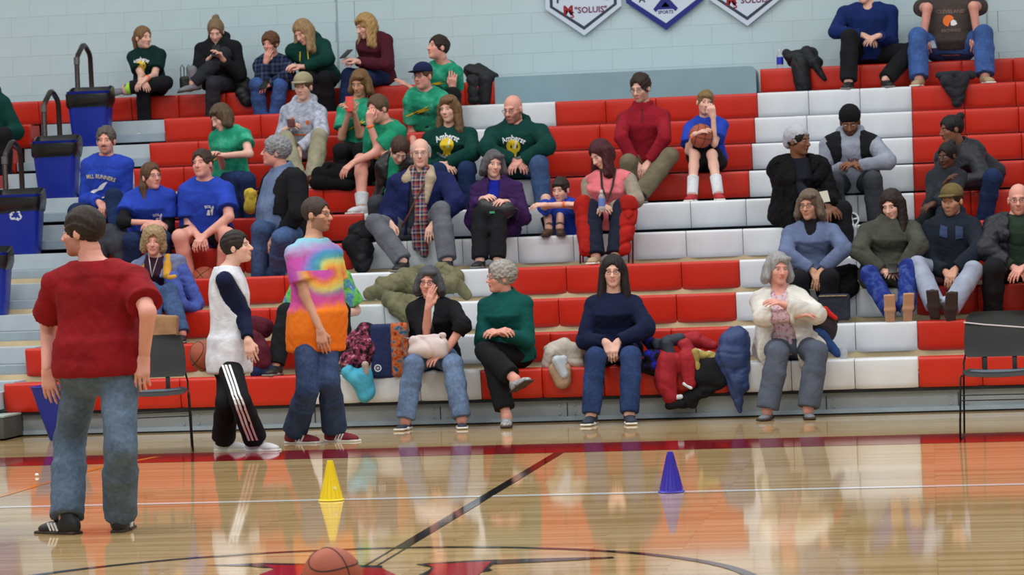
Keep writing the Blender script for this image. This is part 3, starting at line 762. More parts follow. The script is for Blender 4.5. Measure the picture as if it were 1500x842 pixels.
    for i in range(2):
        if bk == 'shorts':
            e = hj[i]+(knee[i]-hj[i])*bot.get('len', .72); pr.append(cyl(hj[i], e, rt+bi, rk+(rt-rk)*.3+bi+.022, .04)); continue
        fl = bot.get('flare', .020); km = knee[i]+(ank[i]-knee[i])*.35; e = knee[i]+(ank[i]-knee[i])*bot.get('len', 1.0)
        pr += [capsule(hj[i], knee[i], rt+bi, rk+bi+.002, .04), capsule(knee[i], km, rk+bi+.002, rc+bi+fl*.4, .03), cyl(km, e, rc+bi+fl*.4, ra+bi+fl, .02)]
    if bk == 'skirt' or bot.get('drape'):
        pr.append(capsule((hj[0]+hj[1])/2, (knee[0]+knee[1])/2, rt, rk, .08))
    _o, PV, PF = smesh({'pants': 'trousers', 'shorts': 'shorts', 'skirt': 'trousers'}[bk], pr, hh, bot['mat'], E_, org, wrinkle(bot.get('wr', .004)*1.6, sd+3, .11))
    to, TV, TF = garment(top.get('name', 'shirt'), top)
    ov = None
    if over: ov = garment(over.get('name', 'jacket'), over, .0)
    # ---- feet
    for i in range(2):
        f = ft[i]; sh_ = shoe or dict(kind='sneaker', mat=plain('black_shoe', (28, 28, 30), .5), sole=rubber('grey_sole', (120, 118, 116)))
        ex = {**dict(yaw=None, pitch=0, roll=0), **(f[-1] if isinstance(f[-1], dict) else {})}
        base = by+(180 if away else 0)
        yw = ex['yaw'] if ex['yaw'] is not None else base+(-10, 10)[i]
        Rm = Matrix.Rotation(math.radians(yw), 3, 'Z') @ Matrix.Rotation(math.radians(ex['pitch']), 3, 'X') @ Matrix.Rotation(math.radians(ex['roll']), 3, 'Y')
        sc_ = S*(1.04 if sex == 'm' else .95)
        o = mobj('shoe', SHOES[sh_['kind']], sh_['mat'], E_, tuple(ank[i]-org), Rm, sc_, True)
        if sh_.get('sole') is not None: mobj('sole', SHOES['sole'], sh_['sole'], o, (0, 0, 0), None, None, True)
        if sh_.get('stripe') is not None:
            m = MB()
            for sx in (-1, 1):
                for q in range(3): m.box((sx*.0415, -.035-.022*q, -.046), (.0035, .0045, .022), np.array(Matrix.Rotation(.5, 3, 'X')))
            m.build('stripe', sh_['stripe'], o)
        if sock is not None:
            kq = ank[i]+(knee[i]-ank[i])*sock[1]; smesh('sock', [cyl(ank[i]-A(0, 0, .02), kq, ra+.013, rc*.86+.014, .01)], .009, sock[0], E_, org)
    # ---- hair, glasses, caps
    if hair:
        hpz = hair_prims(hair[0], C, R, s)
        if cap: hpz = hpz+[ellip(L(0, -.01, .125), R, A(.2, .2, .075)*s, .01, 's')]
        if hpz:
            w_ = HAIRWR.get(hair[0], (.0035, .05)); wf = wrinkle(w_[0]*s, sd+5, w_[1]); sf = strands(C, R, s, .0034 if hair[0] not in ('crop', 'bald') else .002, sd, hair[0] not in ('short', 'fringe', 'curly_short'))
            smesh('hair', hpz, .0066, hairmat(('curls' if 'curly' in hair[0] else 'hair')+'_%d_%d_%d' % tuple(hair[1][:3]), tuple(q*.88 for q in hair[1][:3]), .30, 'curly' in hair[0]), E_, org, (lambda P, wf=wf, sf=sf: wf(P)+sf(P)))
    if beard and beard[0] == 'mustache':
        smesh('moustache', [elp((.012, .098, -.053), (.018, .009, .007), .006), elp((-.012, .098, -.053), (.018, .009, .007), .006)], .0055, hairmat('hair_%d_%d_%d' % tuple(beard[1]), beard[1]), E_, org)
    if gl:
        m = MB()
        for sx in (-1, 1):
            m.tube([L(sx*.032+.022*math.cos(a), .103-.006*abs(math.cos(a)), -.003+.016*math.sin(a)) for a in np.linspace(0, 2*PI, 15)[:-1]], .0019*s, 5, True)
            m.tube([L(sx*.054, .099, .002), L(sx*.080, .06, .002), L(sx*.083, -.01, .000)], .0017*s, 5)
        m.tube([L(-.010, .106, .002), L(.010, .106, .002)], .0017*s, 5); 
        V2 = [tuple(np.array(v)-org) for v in m.V]; m.V = V2; m.build('glasses', gl, E_)
    if cap:
        kind, cm = cap[0], cap[1]
        if kind == 'ball':
            pr = [elp((0, -.016, .062), (.092, .112, .086), .01), ellip(L(0, -.01, -.035), R, A(.2, .2, .080)*s, .004, 's')]
            smesh('cap_crown', pr, .0075, cm, E_, org)
            pr = [elp((0, .125, .046), (.070, .070, .009), .006), elp((0, .09, .05), (.075, .03, .010), .01)]
            smesh('cap_brim', pr, .0065, cap[2] if len(cap) > 2 else cm, E_, org)
        elif kind == 'beanie':
            smesh('knit_cap', [elp((0, -.022, .048), (.094, .114, .100), .01), ellip(L(0, -.01, -.06), R, A(.2, .2, .085)*s, .006, 's'), elp((0, .13, -.02), (.07, .06, .075), .01, 's')], .0075, cm, E_, org, wrinkle(.003, 4, .03))
        elif kind == 'wrap':
            smesh('head_wrap', [elp((0, -.030, .046), (.094, .116, .100), .01), elp((0, -.105, -.01), (.055, .05, .065), .03), elp((0, .12, -.05), (.09, .10, .115), .01, 's'), elp((0, .02, -.12), (.2, .12, .09), .01, 's')], .0075, cm, E_, org, wrinkle(.003, 4, .06))
    d = Dummy(); d.E = E_; d.org = org; d.H = H; d.N = N; d.ax = ax; d.fd = fd; d.up = unit(N-H); d.L = np.linalg.norm(N-H); d.S = S; d.C = C; d.R = R; d.s = s; d.Loc = L; d.wri = wri; d.elb = elb; d.knee = knee; d.ank = ank; d.Yb = Yb; d.sj = sj
    d.shirt = (TV, TF); d.pants = (PV, PF); d.over = ov[1:] if ov else None; d.rw = rw_; d.hands = [W+unit(hd_)*.09*S for W, hd_ in zip(wri, d_hand)]
    d.hdir = list(d_hand); d.hh = hh; d.sd = sd; d.reach = .215*S+belly*1.1+(g-1)*.12+(.04 if over else 0)
    return d
d_hand = [None, None]
def hands_for(wri, elb, hand, curl, S, sj, C, away):
    out = []
    for i in range(2):
        W = wri[i]; fa = unit(W-elb[i]); hsp = hand[i] or {}
        d = fa.copy()
        if 'd' in hsp:   # picture direction (right, up) and a component towards the camera
            a = hsp['d']; d = unit(RT*a[0]+UP*a[1]-FW*a[2])
        elif 'to' in hsp: d = unit(np.asarray(hsp['to'])-W)
        n0 = hsp.get('n'); nrm = (RT*n0[0]+UP*n0[1]-FW*n0[2]) if n0 else (A(0, -.5, 1.) if abs(d[2]) < .8 else A(0, -1., .2))
        side = (1 if i == 0 else -1)*hsp.get('flip', 1)
        R = frame(d, nrm); inward = (RT*(1 if i == 0 else -1)+UP*.5)
        side = 1 if R[:, 0]@inward > 0 else -1
        side *= hsp.get('flip', 1); d_hand[i] = d
        pr = hand_prims(W+d*.01, d, nrm, side, S*.98, curl[i])
        pr.append(capsule(W-fa*.05*S, W+d*.015, .026*S, .021*S, .02)); out.append(pr)
    return out
# ---- printed marks on shirts
FONT = {}
def text_mesh(txt, size=1.0, bold=0.0):
    cu = bpy.data.curves.new('lettering', 'FONT'); cu.body = txt; cu.size = size; cu.align_x = 'CENTER'; cu.align_y = 'CENTER'; cu.offset = bold; cu.resolution_u = 2
    o = bpy.data.objects.new('lettering', cu); COL.objects.link(o); dg = bpy.context.evaluated_depsgraph_get(); dg.update()
    me = bpy.data.meshes.new_from_object(o.evaluated_get(dg)); V = np.array([v.co[:2] for v in me.vertices]); F = [tuple(p.vertices) for p in me.polygons]
    bpy.data.objects.remove(o); bpy.data.curves.remove(cu); bpy.data.meshes.remove(me); return V.reshape(-1, 2), F
def arc_text(txt, size, rad, cx=0, cy=0, up=True, bold=0.0, xs=1.0):
    """text bent along a circle of radius rad (0 = straight), centre of the line at cx, cy"""
    V, F = text_mesh(txt, size, bold); V = V.copy(); V[:, 0] *= xs
    if rad:
        a = V[:, 0]/rad
        if up: V = np.stack([(rad+V[:, 1])*np.sin(a), (rad+V[:, 1])*np.cos(a)-rad], 1)
        else: V = np.stack([(rad-V[:, 1])*np.sin(a), rad-(rad-V[:, 1])*np.cos(a)], 1)
    return V+np.array([cx, cy]), F
def shape(pts): return np.array(pts, float), [tuple(range(len(pts)))]
def disc(cx, cy, r, n=20, ry=None): return shape([(cx+r*math.cos(2*PI*i/n), cy+(ry or r)*math.sin(2*PI*i/n)) for i in range(n)])
def onto(d, pieces, t, mat, name='chest_print', which='shirt', lift=.0055, xo=0.0, subdiv=0, back=False):
    V, F = d.shirt if which == 'shirt' else d.over
    key = 'bvh_'+which
    if not hasattr(d, key): setattr(d, key, BVHTree.FromPolygons(V.tolist(), F.tolist()))
    bv = getattr(d, key); up = d.up; fw = unit(d.fd-up*(d.fd@up)); axx = unit(np.cross(fw, up)); axx = axx if axx@d.ax > 0 else -axx
    m = MB()
    for P, Fc in pieces:
        O = []
        if len(Fc) == 1 and np.ptp(np.asarray(P), axis=0).max() > .045:
            bm = bmesh.new(); bm.faces.new([bm.verts.new((q[0], q[1], 0)) for q in P]); bmesh.ops.triangulate(bm, faces=bm.faces[:])
            for it in range(4):
                le = [ed for ed in bm.edges if ed.calc_length() > .022]
                if not le: break
                bmesh.ops.subdivide_edges(bm, edges=le, cuts=1); bmesh.ops.triangulate(bm, faces=[q for q in bm.faces if len(q.verts) > 3])
            bm.verts.index_update(); P = np.array([v.co[:2] for v in bm.verts]); Fc = [tuple(v.index for v in q.verts) for q in bm.faces]; bm.free()
        for x, y in P:
            p = d.H+up*(d.L*t+y)+axx*(x+xo); hit = bv.ray_cast(Vector(p+fw*d.reach), Vector(-fw))
            q = np.array(hit[0]) if hit[0] is not None else p+fw*.12
            O.append(q+fw*lift-d.org)
        m.add(O, Fc)
    o = m.build(name, mat, d.E, smooth=False)
    if len(pieces) > 1 or name == 'lettering': o['kind'] = 'stuff'
    return o
# ------------------------------------------------------------------ wardrobe
BLACK = fabric('black_cloth', (24, 25, 29)); CHAR = fabric('charcoal_cloth', (44, 47, 54)); GREYP = fabric('grey_trouser_cloth', (96, 98, 108)); KHAKI = fabric('khaki_cloth', (150, 146, 124)); OLIVEK = fabric('olive_khaki', (112, 104, 84))
DKG = fabric('dark_green_fleece', (8, 58, 52)); ROYAL = fabric('royal_blue_cotton', (40, 68, 176)); NAVY = fabric('navy_knit', (20, 28, 58)); NAVYJ = fabric('navy_jacket', (26, 34, 82)); JEAN = denim('mid_denim', (66, 88, 128)); JEAND = denim('dark_denim', (32, 48, 84)); JEANL = denim('light_denim', (104, 126, 160)); JEANB = denim('bright_denim', (66, 96, 156)); JEANW = denim('worn_grey_denim', (92, 110, 132))
GRN = blotch('green_tie_dye', [(24, 120, 94), (38, 150, 116), (84, 184, 152)], 9); GRNF = fabric('green_cotton', (30, 138, 104)); MAROON = fabric('burgundy_knit', (74, 24, 38)); REDC = fabric('red_cotton', (132, 20, 28)); REDK = fabric('red_knit', (142, 24, 40)); CREAM = fabric('cream_fleece', (214, 210, 204)); TEAL = fabric('teal_green_knit', (12, 78, 74)); PURP = fabric('purple_quilt', (58, 32, 82)); OLV = fabric('olive_coat', (72, 74, 66)); BLUF = fabric('blue_grey_fleece', (98, 112, 146)); WHITEC = fabric('white_jersey', (214, 218, 228))
CAMO = blotch('grey_camouflage', [(120, 126, 146), (170, 176, 196), (205, 208, 222)], 22); PLD = plaid('blue_plaid', [(20, 26, 46), (40, 56, 92), (22, 28, 50), (70, 84, 110)], 11, 11); SCARF = plaid('plaid_scarf', [(30, 40, 90), (120, 110, 110), (150, 40, 44), (24, 26, 44), (160, 150, 140)], 13, 13)
CHAMB = fabric('chambray', (104, 122, 156)); GRYH = fabric('grey_hoodie', (142, 148, 164)); FUR = fabric('black_fur', (14, 13, 16), .95, .3, .6); PUFF = fabric('black_puffer', (22, 24, 34), .5, .2, .2, 9, .4); FLOW = blotch('floral_blouse', [(60, 60, 90), (200, 150, 160), (210, 200, 210), (190, 70, 70)], 42); PINK = fabric('pink_vest', (226, 120, 128)); TANK = fabric('tan_knit', (150, 138, 124)); REDB = fabric('bright_red_cloth', (160, 30, 24)); BRNT = fabric('dark_brown_tee', (72, 64, 62)); NVS = fabric('navy_sweater', (22, 42, 98)); SHERPA = fabric('tan_sherpa', (178, 160, 138)); GLD = fabric('gold_lining', (204, 150, 54)); GBJ = fabric('blue_grey_quilt', (112, 122, 160)); WHTEE = fabric('pale_tee', (190, 200, 210)); DGR = fabric('dark_grey_suit', (60, 62, 70)); PGR = fabric('pale_grey_denim', (150, 158, 178)); DGRN = fabric('dull_green_tee', (40, 56, 46)); RIP = blotch('blue_print_leggings', [(20, 32, 90), (30, 48, 124), (70, 90, 150)], 16)
def m_tiedye():
    t = NT('rainbow_tie_dye'); v = t.coord(); w = noise(t, v, 16, 3); sp = t.n('ShaderNodeSeparateXYZ'); t.l(v, sp.inputs[0])
    def mth(op, a, b=None):
        x = t.n('ShaderNodeMath', operation=op)
        for i, q in enumerate((a, b)):
            if q is None: continue
            if hasattr(q, 'is_linked'): t.l(q, x.inputs[i])
            else: x.inputs[i].default_value = q
        return x.outputs[0]
    dx = mth('SUBTRACT', sp.outputs[0], TIE[0]); dz = mth('SUBTRACT', sp.outputs[2], TIE[1]); r = mth('SQRT', mth('ADD', mth('MULTIPLY', dx, dx), mth('MULTIPLY', dz, dz)))
    a = mth('ARCTAN2', dz, dx); ph = mth('ADD', mth('ADD', mth('MULTIPLY', r, 3.6), mth('MULTIPLY', a, .10)), mth('MULTIPLY', w, .14)); f = mth('SUBTRACT', ph, .06)
    c1 = t.ramp(f, [(0, lin((206, 90, 180))), (.14, lin((226, 120, 90))), (.26, lin((236, 176, 80))), (.40, lin((206, 210, 120))), (.52, lin((90, 166, 170))), (.66, lin((76, 150, 200))), (.85, lin((150, 120, 200))), (1, lin((204, 84, 178)))])
    hgt = mth('ADD', sp.outputs[2], mth('ADD', mth('MULTIPLY', w, .10), mth('MULTIPLY', sp.outputs[0], -.15)))
    hn = mth('MULTIPLY', mth('SUBTRACT', hgt, TIE[1]-.42), 1.0/.85)
    c2 = t.ramp(hn, [(0, lin((240, 120, 30))), (.20, lin((244, 130, 40))), (.27, lin((216, 86, 160))), (.52, lin((190, 90, 180))), (.66, lin((204, 90, 180))), (.82, lin((130, 190, 210))), (.92, lin((120, 200, 200))), (1, lin((210, 210, 120)))])
    mf = t.ramp(r, [(0.14, (0, 0, 0, 1)), (.21, (1, 1, 1, 1))]); c = t.mix(mf, c1, c2)
    t.l(c, t.b.inputs['Base Color']); t.bump(noise(t, v, 26), .25, .02); t.set(Roughness=.9, Specular_IOR_Level=.2); return t.m
TIE = (.14, 1.28); TDYE = m_tiedye()
TDY2 = blotch('lime_and_blue_tie_dye', [(40, 70, 170), (90, 170, 90), (120, 200, 80), (70, 120, 200), (200, 220, 210)], 12)
LEATH = plain('black_leather', (22, 22, 24), .45); GLB = plain('dark_frame', (30, 24, 24), .35); GLS = plain('silver_frame', (120, 124, 130), .3, .7)
SH_W = plain('white_shoe', (214, 216, 222), .6); SH_B = plain('black_shoe', (28, 28, 30), .5); SH_G = plain('grey_shoe', (116, 118, 126), .7); SH_BR = plain('brown_shoe', (84, 60, 46), .6); SH_TAN = plain('tan_shoe', (176, 152, 120), .7); SH_R = plain('red_shoe', (170, 30, 40), .6); SH_BUR = plain('burgundy_suede', (122, 26, 44), .8); SH_NV = plain('navy_knit_shoe', (40, 48, 66), .7)
SO_W = rubber('white_sole', (220, 218, 212)); SO_G = rubber('grey_sole', (120, 118, 116)); SO_T = rubber('tan_sole', (196, 150, 116)); SO_D = rubber('dark_sole', (62, 52, 48)); SO_BK = rubber('black_sole', (24, 24, 26))
SNW = dict(kind='sneaker', mat=SH_W, sole=SO_W); SNB = dict(kind='sneaker', mat=SH_B, sole=SO_G); SNG = dict(kind='sneaker', mat=SH_G, sole=SO_W); BTB = dict(kind='boot', mat=SH_B, sole=SO_D); BTBR = dict(kind='boot', mat=SH_BR, sole=SO_D); BTG = dict(kind='boot', mat=SH_G, sole=SO_D); SNT = dict(kind='sneaker', mat=SH_TAN, sole=SO_W); SNR = dict(kind='sneaker', mat=SH_R, sole=SO_W)
def T(mat, sleeve='l', **k): return dict(mat=mat, sleeve=sleeve, **k)
PTS = lambda mat, **k: dict(mat=mat, **k)
WHP_ = plain('white_print', (222, 226, 230), .8); YEL = plain('yellow_print', (222, 190, 30), .8); GRYP = plain('grey_print', (150, 164, 176), .8); BKP = plain('black_print', (22, 24, 26), .8); ORG = plain('orange_print', (226, 110, 40), .8); CREP = plain('cream_print', (214, 204, 160), .8); RDP = plain('red_print', (150, 26, 36), .8); ORW = plain('orange_wristband', (246, 110, 40), .6)
def amherst(d, t=.62, k=1.0, lower=True, which='shirt'):
    onto(d, [arc_text('Amherst', .062*k, .16*k, 0, .072*k, True, .0015)], t, WHP_, 'lettering', which)
    onto(d, [disc(0, .0, .062*k, 18), shape([(-.022*k, -.02*k), (-.050*k, -.100*k), (-.026*k, -.088*k), (-.010*k, -.108*k), (.006*k, -.085*k), (.020*k, -.100*k), (.036*k, -.03*k)])], t, YEL, 'comet_emblem', which)
    onto(d, [shape([(.004*k, -.02*k), (.020*k, .055*k), (.034*k, .045*k), (.018*k, -.02*k)])], t, WHP_, 'emblem_star', which, .006)
    onto(d, [shape([(-.030*k, -.01*k), (-.022*k, .018*k), (-.010*k, .0), (-.016*k, -.022*k)]), shape([(.024*k, -.006*k), (.034*k, .020*k), (.042*k, 0), (.034*k, -.02*k)])], t, BKP, 'emblem_mark', which, .006)
    if lower: onto(d, [arc_text('STEELE COMETS', .030*k, .13*k, 0, -.112*k, False, .0012)], t, GRYP, 'lettering', which)
def bolt_print(d, t=.55, k=1.0):
    onto(d, [shape([(-.13*k, -.055*k), (.10*k, .075*k), (.055*k, .035*k), (.12*k, .045*k), (-.03*k, -.030*k), (.0, .0), (-.13*k, -.070*k)])], t, YEL, 'lightning_bolt')
    onto(d, [arc_text('COMETS', .042*k, 0, .02*k, -.02*k, True, .001)], t, BKP, 'lettering', lift=.006)
def wristband(d, i, mat=ORW):
    w = d.wri[i]+(d.elb[i]-d.wri[i])*.10; smesh('wristband', [cyl(w-unit(d.elb[i]-w)*.011, w+unit(d.elb[i]-w)*.011, d.rw+.0065, d.rw+.0075, .004)], .006, mat, d.E, d.org)
def phone(label, P, R=None, mat=None, size=(.037, .0045, .074), d3=None):
    o = empty('phone', P, label, 'phone', 'phones in hand'); r = np.eye(3) if R is None else R
    m = MB(); m.box((0, 0, 0), size, r, .003); m.build('case', mat or plain('black_case', (20, 20, 22), .4), o)
    m = MB(); m.box(r@A(0, size[1]+.0006, 0), (size[0]*.9, .0008, size[2]*.9), r); m.build('screen', plain('phone_glass', (12, 14, 18), .12), o); return o
def rot(yaw=0, pitch=0, roll=0): return np.array(Matrix.Rotation(math.radians(yaw), 3, 'Z') @ Matrix.Rotation(math.radians(pitch), 3, 'X') @ Matrix.Rotation(math.radians(roll), 3, 'Y'))
# colours of hair
BLD, BRN, DBR, BLK_, GRY, LGR, RDB, STB = (168, 136, 92), (92, 66, 46), (52, 38, 32), (24, 21, 22), (120, 122, 128), (176, 176, 178), (72, 22, 34), (140, 106, 70)
LAP = dict(d=(0, -.55, .6))
# ================================================================== top row
p = person('girl with a high ponytail in a dark green tee, ankle on knee beside the bins', 11, 221, (210, 55), ((190, 77), (239, 72)), [(205, 116, .50), (214, 115, .52)], [(211, 134), (241, 122)], [('d', 212), ('p', 184, 129, .46, dict(yaw=-70, pitch=0, roll=50))],
    el=((195, 107), (236, 105)), S=.95, sex='f', hd=(52, -2, 0), by=-8, top=T(fabric('forest_tee', (10, 44, 42)), 's', inf=.02), bot=PTS(BLACK, len=.88), shoe=SNG, hair=('pony', STB), sock=(plain('lime_sock', (170, 220, 60), .8), .13), hand=(dict(d=(.6, -.6, .5)), dict(d=(-.7, -.6, .4))), lean=.12)
amherst(p, .64, .78, False); wristband(p, 1)
p = person('woman with a bun in a black zip jacket, legs crossed in grey ankle boots', 11, 325, (316, 46), ((291, 66), (348, 62)), [(305, 88, .34), (327, 88, .34)], [(318, 92), (312, 114)], [('p', 283, 121, .40, dict(yaw=-62, pitch=8)), ('d', 311)],
    el=((281, 99), (357, 97)), S=1.0, sex='f', hd=(8, -26, 0), top=T(BLACK, inf=.028, hood=True, wr=.006), bot=PTS(CHAR), shoe=BTG, hair=('bun', (140, 116, 88)), lean=.14, hl=.06, hand=(dict(d=(.5, .5, .5)), dict(d=(-.3, .6, .5))))
onto(p, [arc_text('AMHST', .030, 0, .075, 0, True, .001)], .72, WHP_, 'lettering')
onto(p, [shape([(-.004, -.06), (.004, -.06), (.004, .11), (-.004, .11)])], .74, GRYP, 'zip')
phone('dark phone held up by the woman in the black zip jacket', (p.hands[0]+p.hands[1])/2+A(0, -.02, .03), rot(0, -35))
p = person('older woman with cropped brown hair in a blue plaid shirt, hand at her mouth', 11, 398, (396, 64), ((377, 90), (424, 85)), [(389, 92, .30), (396, 124, .34)], [(377, 146), (408, 143)], [('d', 384), ('d', 402)],
    el=((377, 118), (427, 114)), S=.92, sex='f', g=1.08, hd=(-14, -6, 0), sk='pink', top=T(PLD, inf=.03), bot=PTS(JEANB), shoe=BTBR, hair=('curly_short', (112, 74, 48)), lean=.16, hand=(dict(d=(.25, .9, .3)), dict(d=(-.5, -.2, .6))), curl=(.8, .7), hz=-.06)
phone('black phone in the lap of the plaid shirt woman', p.hands[1]+A(0, -.03, .02), rot(0, -50))
p = person('woman with long fair hair leaning forward in a dark green hooded sweatshirt', 11, 470, (444, 47), ((424, 68), (478, 60)), [(441, 98, .42), (447, 98, .42)], [(452, 113), (478, 112)], [('d', 470), ('d', 484)],
    el=((440, 90), (484, 90)), S=1.02, sex='f', hd=(-28, -28, -12), by=-18, top=T(DKG, inf=.032, hood=True), bot=PTS(BLACK), hair=('long', (170, 138, 100)), lean=.22, hl=.08, hand=(dict(d=(-.6, .1, .5)), dict(d=(-.8, 0, .4))))
onto(p, [disc(-.01, -.03, .045, 14), shape([(-.05, .02), (-.04, .11), (-.03, .11), (-.04, .02)]), shape([(.05, .02), (.04, .11), (.05, .11), (.06, .02)])], .62, YEL, 'chest_print')
p = person('blonde woman in a burgundy cardigan bent over her phone', 11, 553, (535, 38), ((525, 57), (572, 53)), [(524, 90, .44), (531, 92, .40)], [(511, 101), (534, 108)], [('d', 505), ('d', 520)],
    el=((536, 98), (577, 97)), S=1.02, sex='f', hd=(-48, -20, -8), by=-30, top=T(MAROON, inf=.024), bot=PTS(JEAND), hair=('wavy', (190, 152, 98)), lean=.14, hl=.06, hand=(dict(d=(-.7, .2, .4)), dict(d=(-.8, .1, .4))), shoe=BTG)
phone('phone held by the blonde woman in the burgundy cardigan', at(507, 79, p.Yb-.50), rot(-30, -55), None, (.037, .005, .075))
p = person('man in a navy v-neck sweater on the top row, head above the picture', 11, 1270, (1266, -14), ((1232, 12), (1310, 10)), [(1263, 51, .30), (1288, 52, .30)], [(1243, 63), (1326, 80)], [('s', 1243), ('s', 1298)],
    el=((1224, 46), (1316, 50)), S=1.06, g=1.12, hd=(-12, -6, 0), top=T(NVS, inf=.022, vneck=.09), bot=PTS(BLACK, flare=.03), shoe=SNB, hair=('short', GRY), hand=(dict(d=(.7, -.4, .4)), dict(d=(-.8, -.3, .4))), curl=(.6, .5))
p = person('heavy man in a dark brown team tee and blue jeans, head above the picture', 11, 1393, (1391, -26), ((1344, 4), (1440, 2)), [(1353, 52, .34), (1431, 50, .34)], [(1346, 60), (1441, 54)], [('s', 1346, dict(yaw=-14)), ('s', 1443, dict(yaw=14))],
    el=((1347, 26), (1438, 24)), S=1.06, g=1.32, belly=.12, hd=(-5, -6, 0), top=T(BRNT, 's', inf=.022, hem=.06, hip=False, sl=.5), bot=PTS(JEANB, flare=.04), shoe=SNT, hair=('short', DBR), sk='pink', hand=(dict(d=(.15, -.9, .3)), dict(d=(-.15, -.9, .3))), curl=(.5, .5))
onto(p, [arc_text('CLEVELAND', .050, 0, 0, .085, True, .0008), arc_text('BROWNS', .044, 0, 0, -.095, True, .0008)], .58, plain('faded_print', (126, 106, 104), .9), 'lettering')
onto(p, [shape([(.055*math.cos(a)-.02, .055*math.sin(a)) for a in np.linspace(.45, 4.6, 16)]+[(-.01, -.02), (.015, .01)])], .58, ORG, 'helmet_emblem')
onto(p, [shape([(.0, -.045), (.0, -.01), (.022, .012), (.05, -.005), (.062, -.035), (.03, -.048)])], .58, WHP_, 'face_guard')
phone('small grey phone in the hand of the brown tee man', p.hands[0]+RT*.07, rot(20, -40), plain('grey_case', (150, 156, 166), .4), (.026, .005, .05))
# ================================================================== tenth and ninth rows
p = person('young man with short dark hair in a green tee, arms spread behind the capped man', 10, 646, (641, 70), ((628, 100), (676, 98)), [(603, 130, .36), (663, 130, .36)], [(632, 160), (664, 160)], [('d', 632), ('d', 664)],
    el=((612, 136), (678, 136)), S=1.02, hd=(-48, 12, -6), by=-14, sk='pink', top=T(GRN, 's', inf=.018), bot=PTS(BLACK), hair=('short', DBR), hand=(dict(d=(-.7, .5, .3)), dict(d=(0, .9, .3))), curl=(.2, .5), lean=.20)
bolt_print(p, .56, .8); wristband(p, 1)
p = person('man in a navy and grey cap, glasses and green tie dye tee', 9, 626, (619, 112), ((596, 142), (652, 134)), [(606, 212, .30), (645, 208, .30)], [(610, 226), (646, 224)], [('d', 612), ('d', 644)],
    el=((592, 184), (657, 176)), S=1.04, g=1.12, hd=(-24, 0, -4), by=-12, sk='pink', top=T(GRN, 's', inf=.02), bot=PTS(JEAND), hair=('crop', BRN), gl=GLB, cap=('ball', fabric('navy_cap', (30, 38, 78)), fabric('dark_navy_brim', (24, 28, 48))), lean=.18)
bolt_print(p, .55, 1.0)
# ================================================================== eighth row
p = person('woman with wavy brown hair in a green tie dye tee holding a red phone', 8, 533, (527, 121), ((499, 154), (547, 150)), [(510, 170, .36), (519, 166, .36)], [(498, 216), (528, 214)], [('d', 500), ('d', 528)],
    el=((492, 192), (540, 184)), S=.98, sex='f', hd=(-14, -20, 4), sk='tan', top=T(GRN, 's', inf=.02), bot=PTS(BLACK), hair=('bob', (124, 92, 56)), hand=(dict(d=(.3, .7, .3)), dict(d=(-.5, .6, .4))), curl=(.7, .7), lean=.12)
bolt_print(p, .55, .8); phone('red cased phone held by the woman in green', (p.hands[0]+p.hands[1])/2+A(0, -.03, .03), rot(0, -15), plain('red_case', (206, 40, 26), .4))
p = person('young man in a tan cap and pale camouflage hooded sweatshirt', 8, 444, (444, 127), ((418, 157), (472, 157)), [(416, 191, .32), (438, 218, .40)], [(426, 230), (463, 229)], [('s', 436), ('s', 460)],
    el=((404, 193), (481, 196)), S=1.03, hd=(-8, -6, 0), top=T(CAMO, inf=.030, hood=True, wr=.006), bot=PTS(KHAKI, flare=.03), shoe=SNT, hair=('crop', BRN), cap=('ball', fabric('tan_cap', (158, 148, 122))), hand=(dict(d=(.8, .5, .3)), dict(d=(-.1, -.8, .4))), curl=(.8, .6), lean=.12)
onto(p, [arc_text('the Fish', .050, 0, 0, .045, True, .001), arc_text('Tournament', .050, 0, 0, -.005, True, .001)], .52, WHP_, 'lettering')
onto(p, [shape([(-.11, -.06), (.11, -.052), (.11, -.038), (-.11, -.044)]), shape([(-.09, .085), (-.06, .05), (-.05, .10), (-.07, .12)]), shape([(.06, .06), (.09, .05), (.10, .09), (.07, .10)])], .52, ORG, 'chest_print')
phone('dark red phone in the hand of the camouflage hoodie man', p.hands[0]+A(0, -.02, .02), rot(15, -60), plain('dark_red_case', (80, 24, 24), .4))
# ================================================================== seventh row
p = person('young woman with a short bob in a green tie dye tee, looking down', 7, 340, (323, 172), ((309, 195), (362, 188)), [(322, 230, .34), (327, 228, .34)], [(345, 275), (366, 276)], [('d', 346), ('d', 370)],
    el=((313, 226), (370, 228)), S=1.0, sex='f', hd=(-40, -26, -10), by=-24, top=T(GRN, 's', inf=.02, sl=.55), bot=PTS(JEAND), hair=('bob', (94, 74, 54)), lean=.14, hl=.05, hand=(dict(d=(-.2, .3, .6)), dict(d=(-.8, .2, .4))), shoe=BTBR)
bolt_print(p, .50, .9)
p = person('teenage boy in a green tee and shorts, fist at his mouth', 7, 562, (553, 160), ((541, 190), (594, 184)), [(541, 181, .44), (518, 238, .62)], [(531, 240), (566, 246)], [('s', 530), ('s', 556)],
    el=((541, 212), (556, 228)), S=1.04, g=1.1, hd=(-34, -8, -6), by=-18, sk='pink', top=T(GRNF, 's', inf=.024), bot=PTS(BLACK, kind='shorts', len=.8), shoe=SNW, hair=('short', (96, 76, 56)), sock=(fabric('white_sock', (214, 218, 224)), .24), hand=(dict(d=(.1, .8, .2)), dict(d=(-.7, -.6, .3))), curl=(1.1, .5), lean=.26, hl=.06)
bolt_print(p, .45, .9); wristband(p, 0)
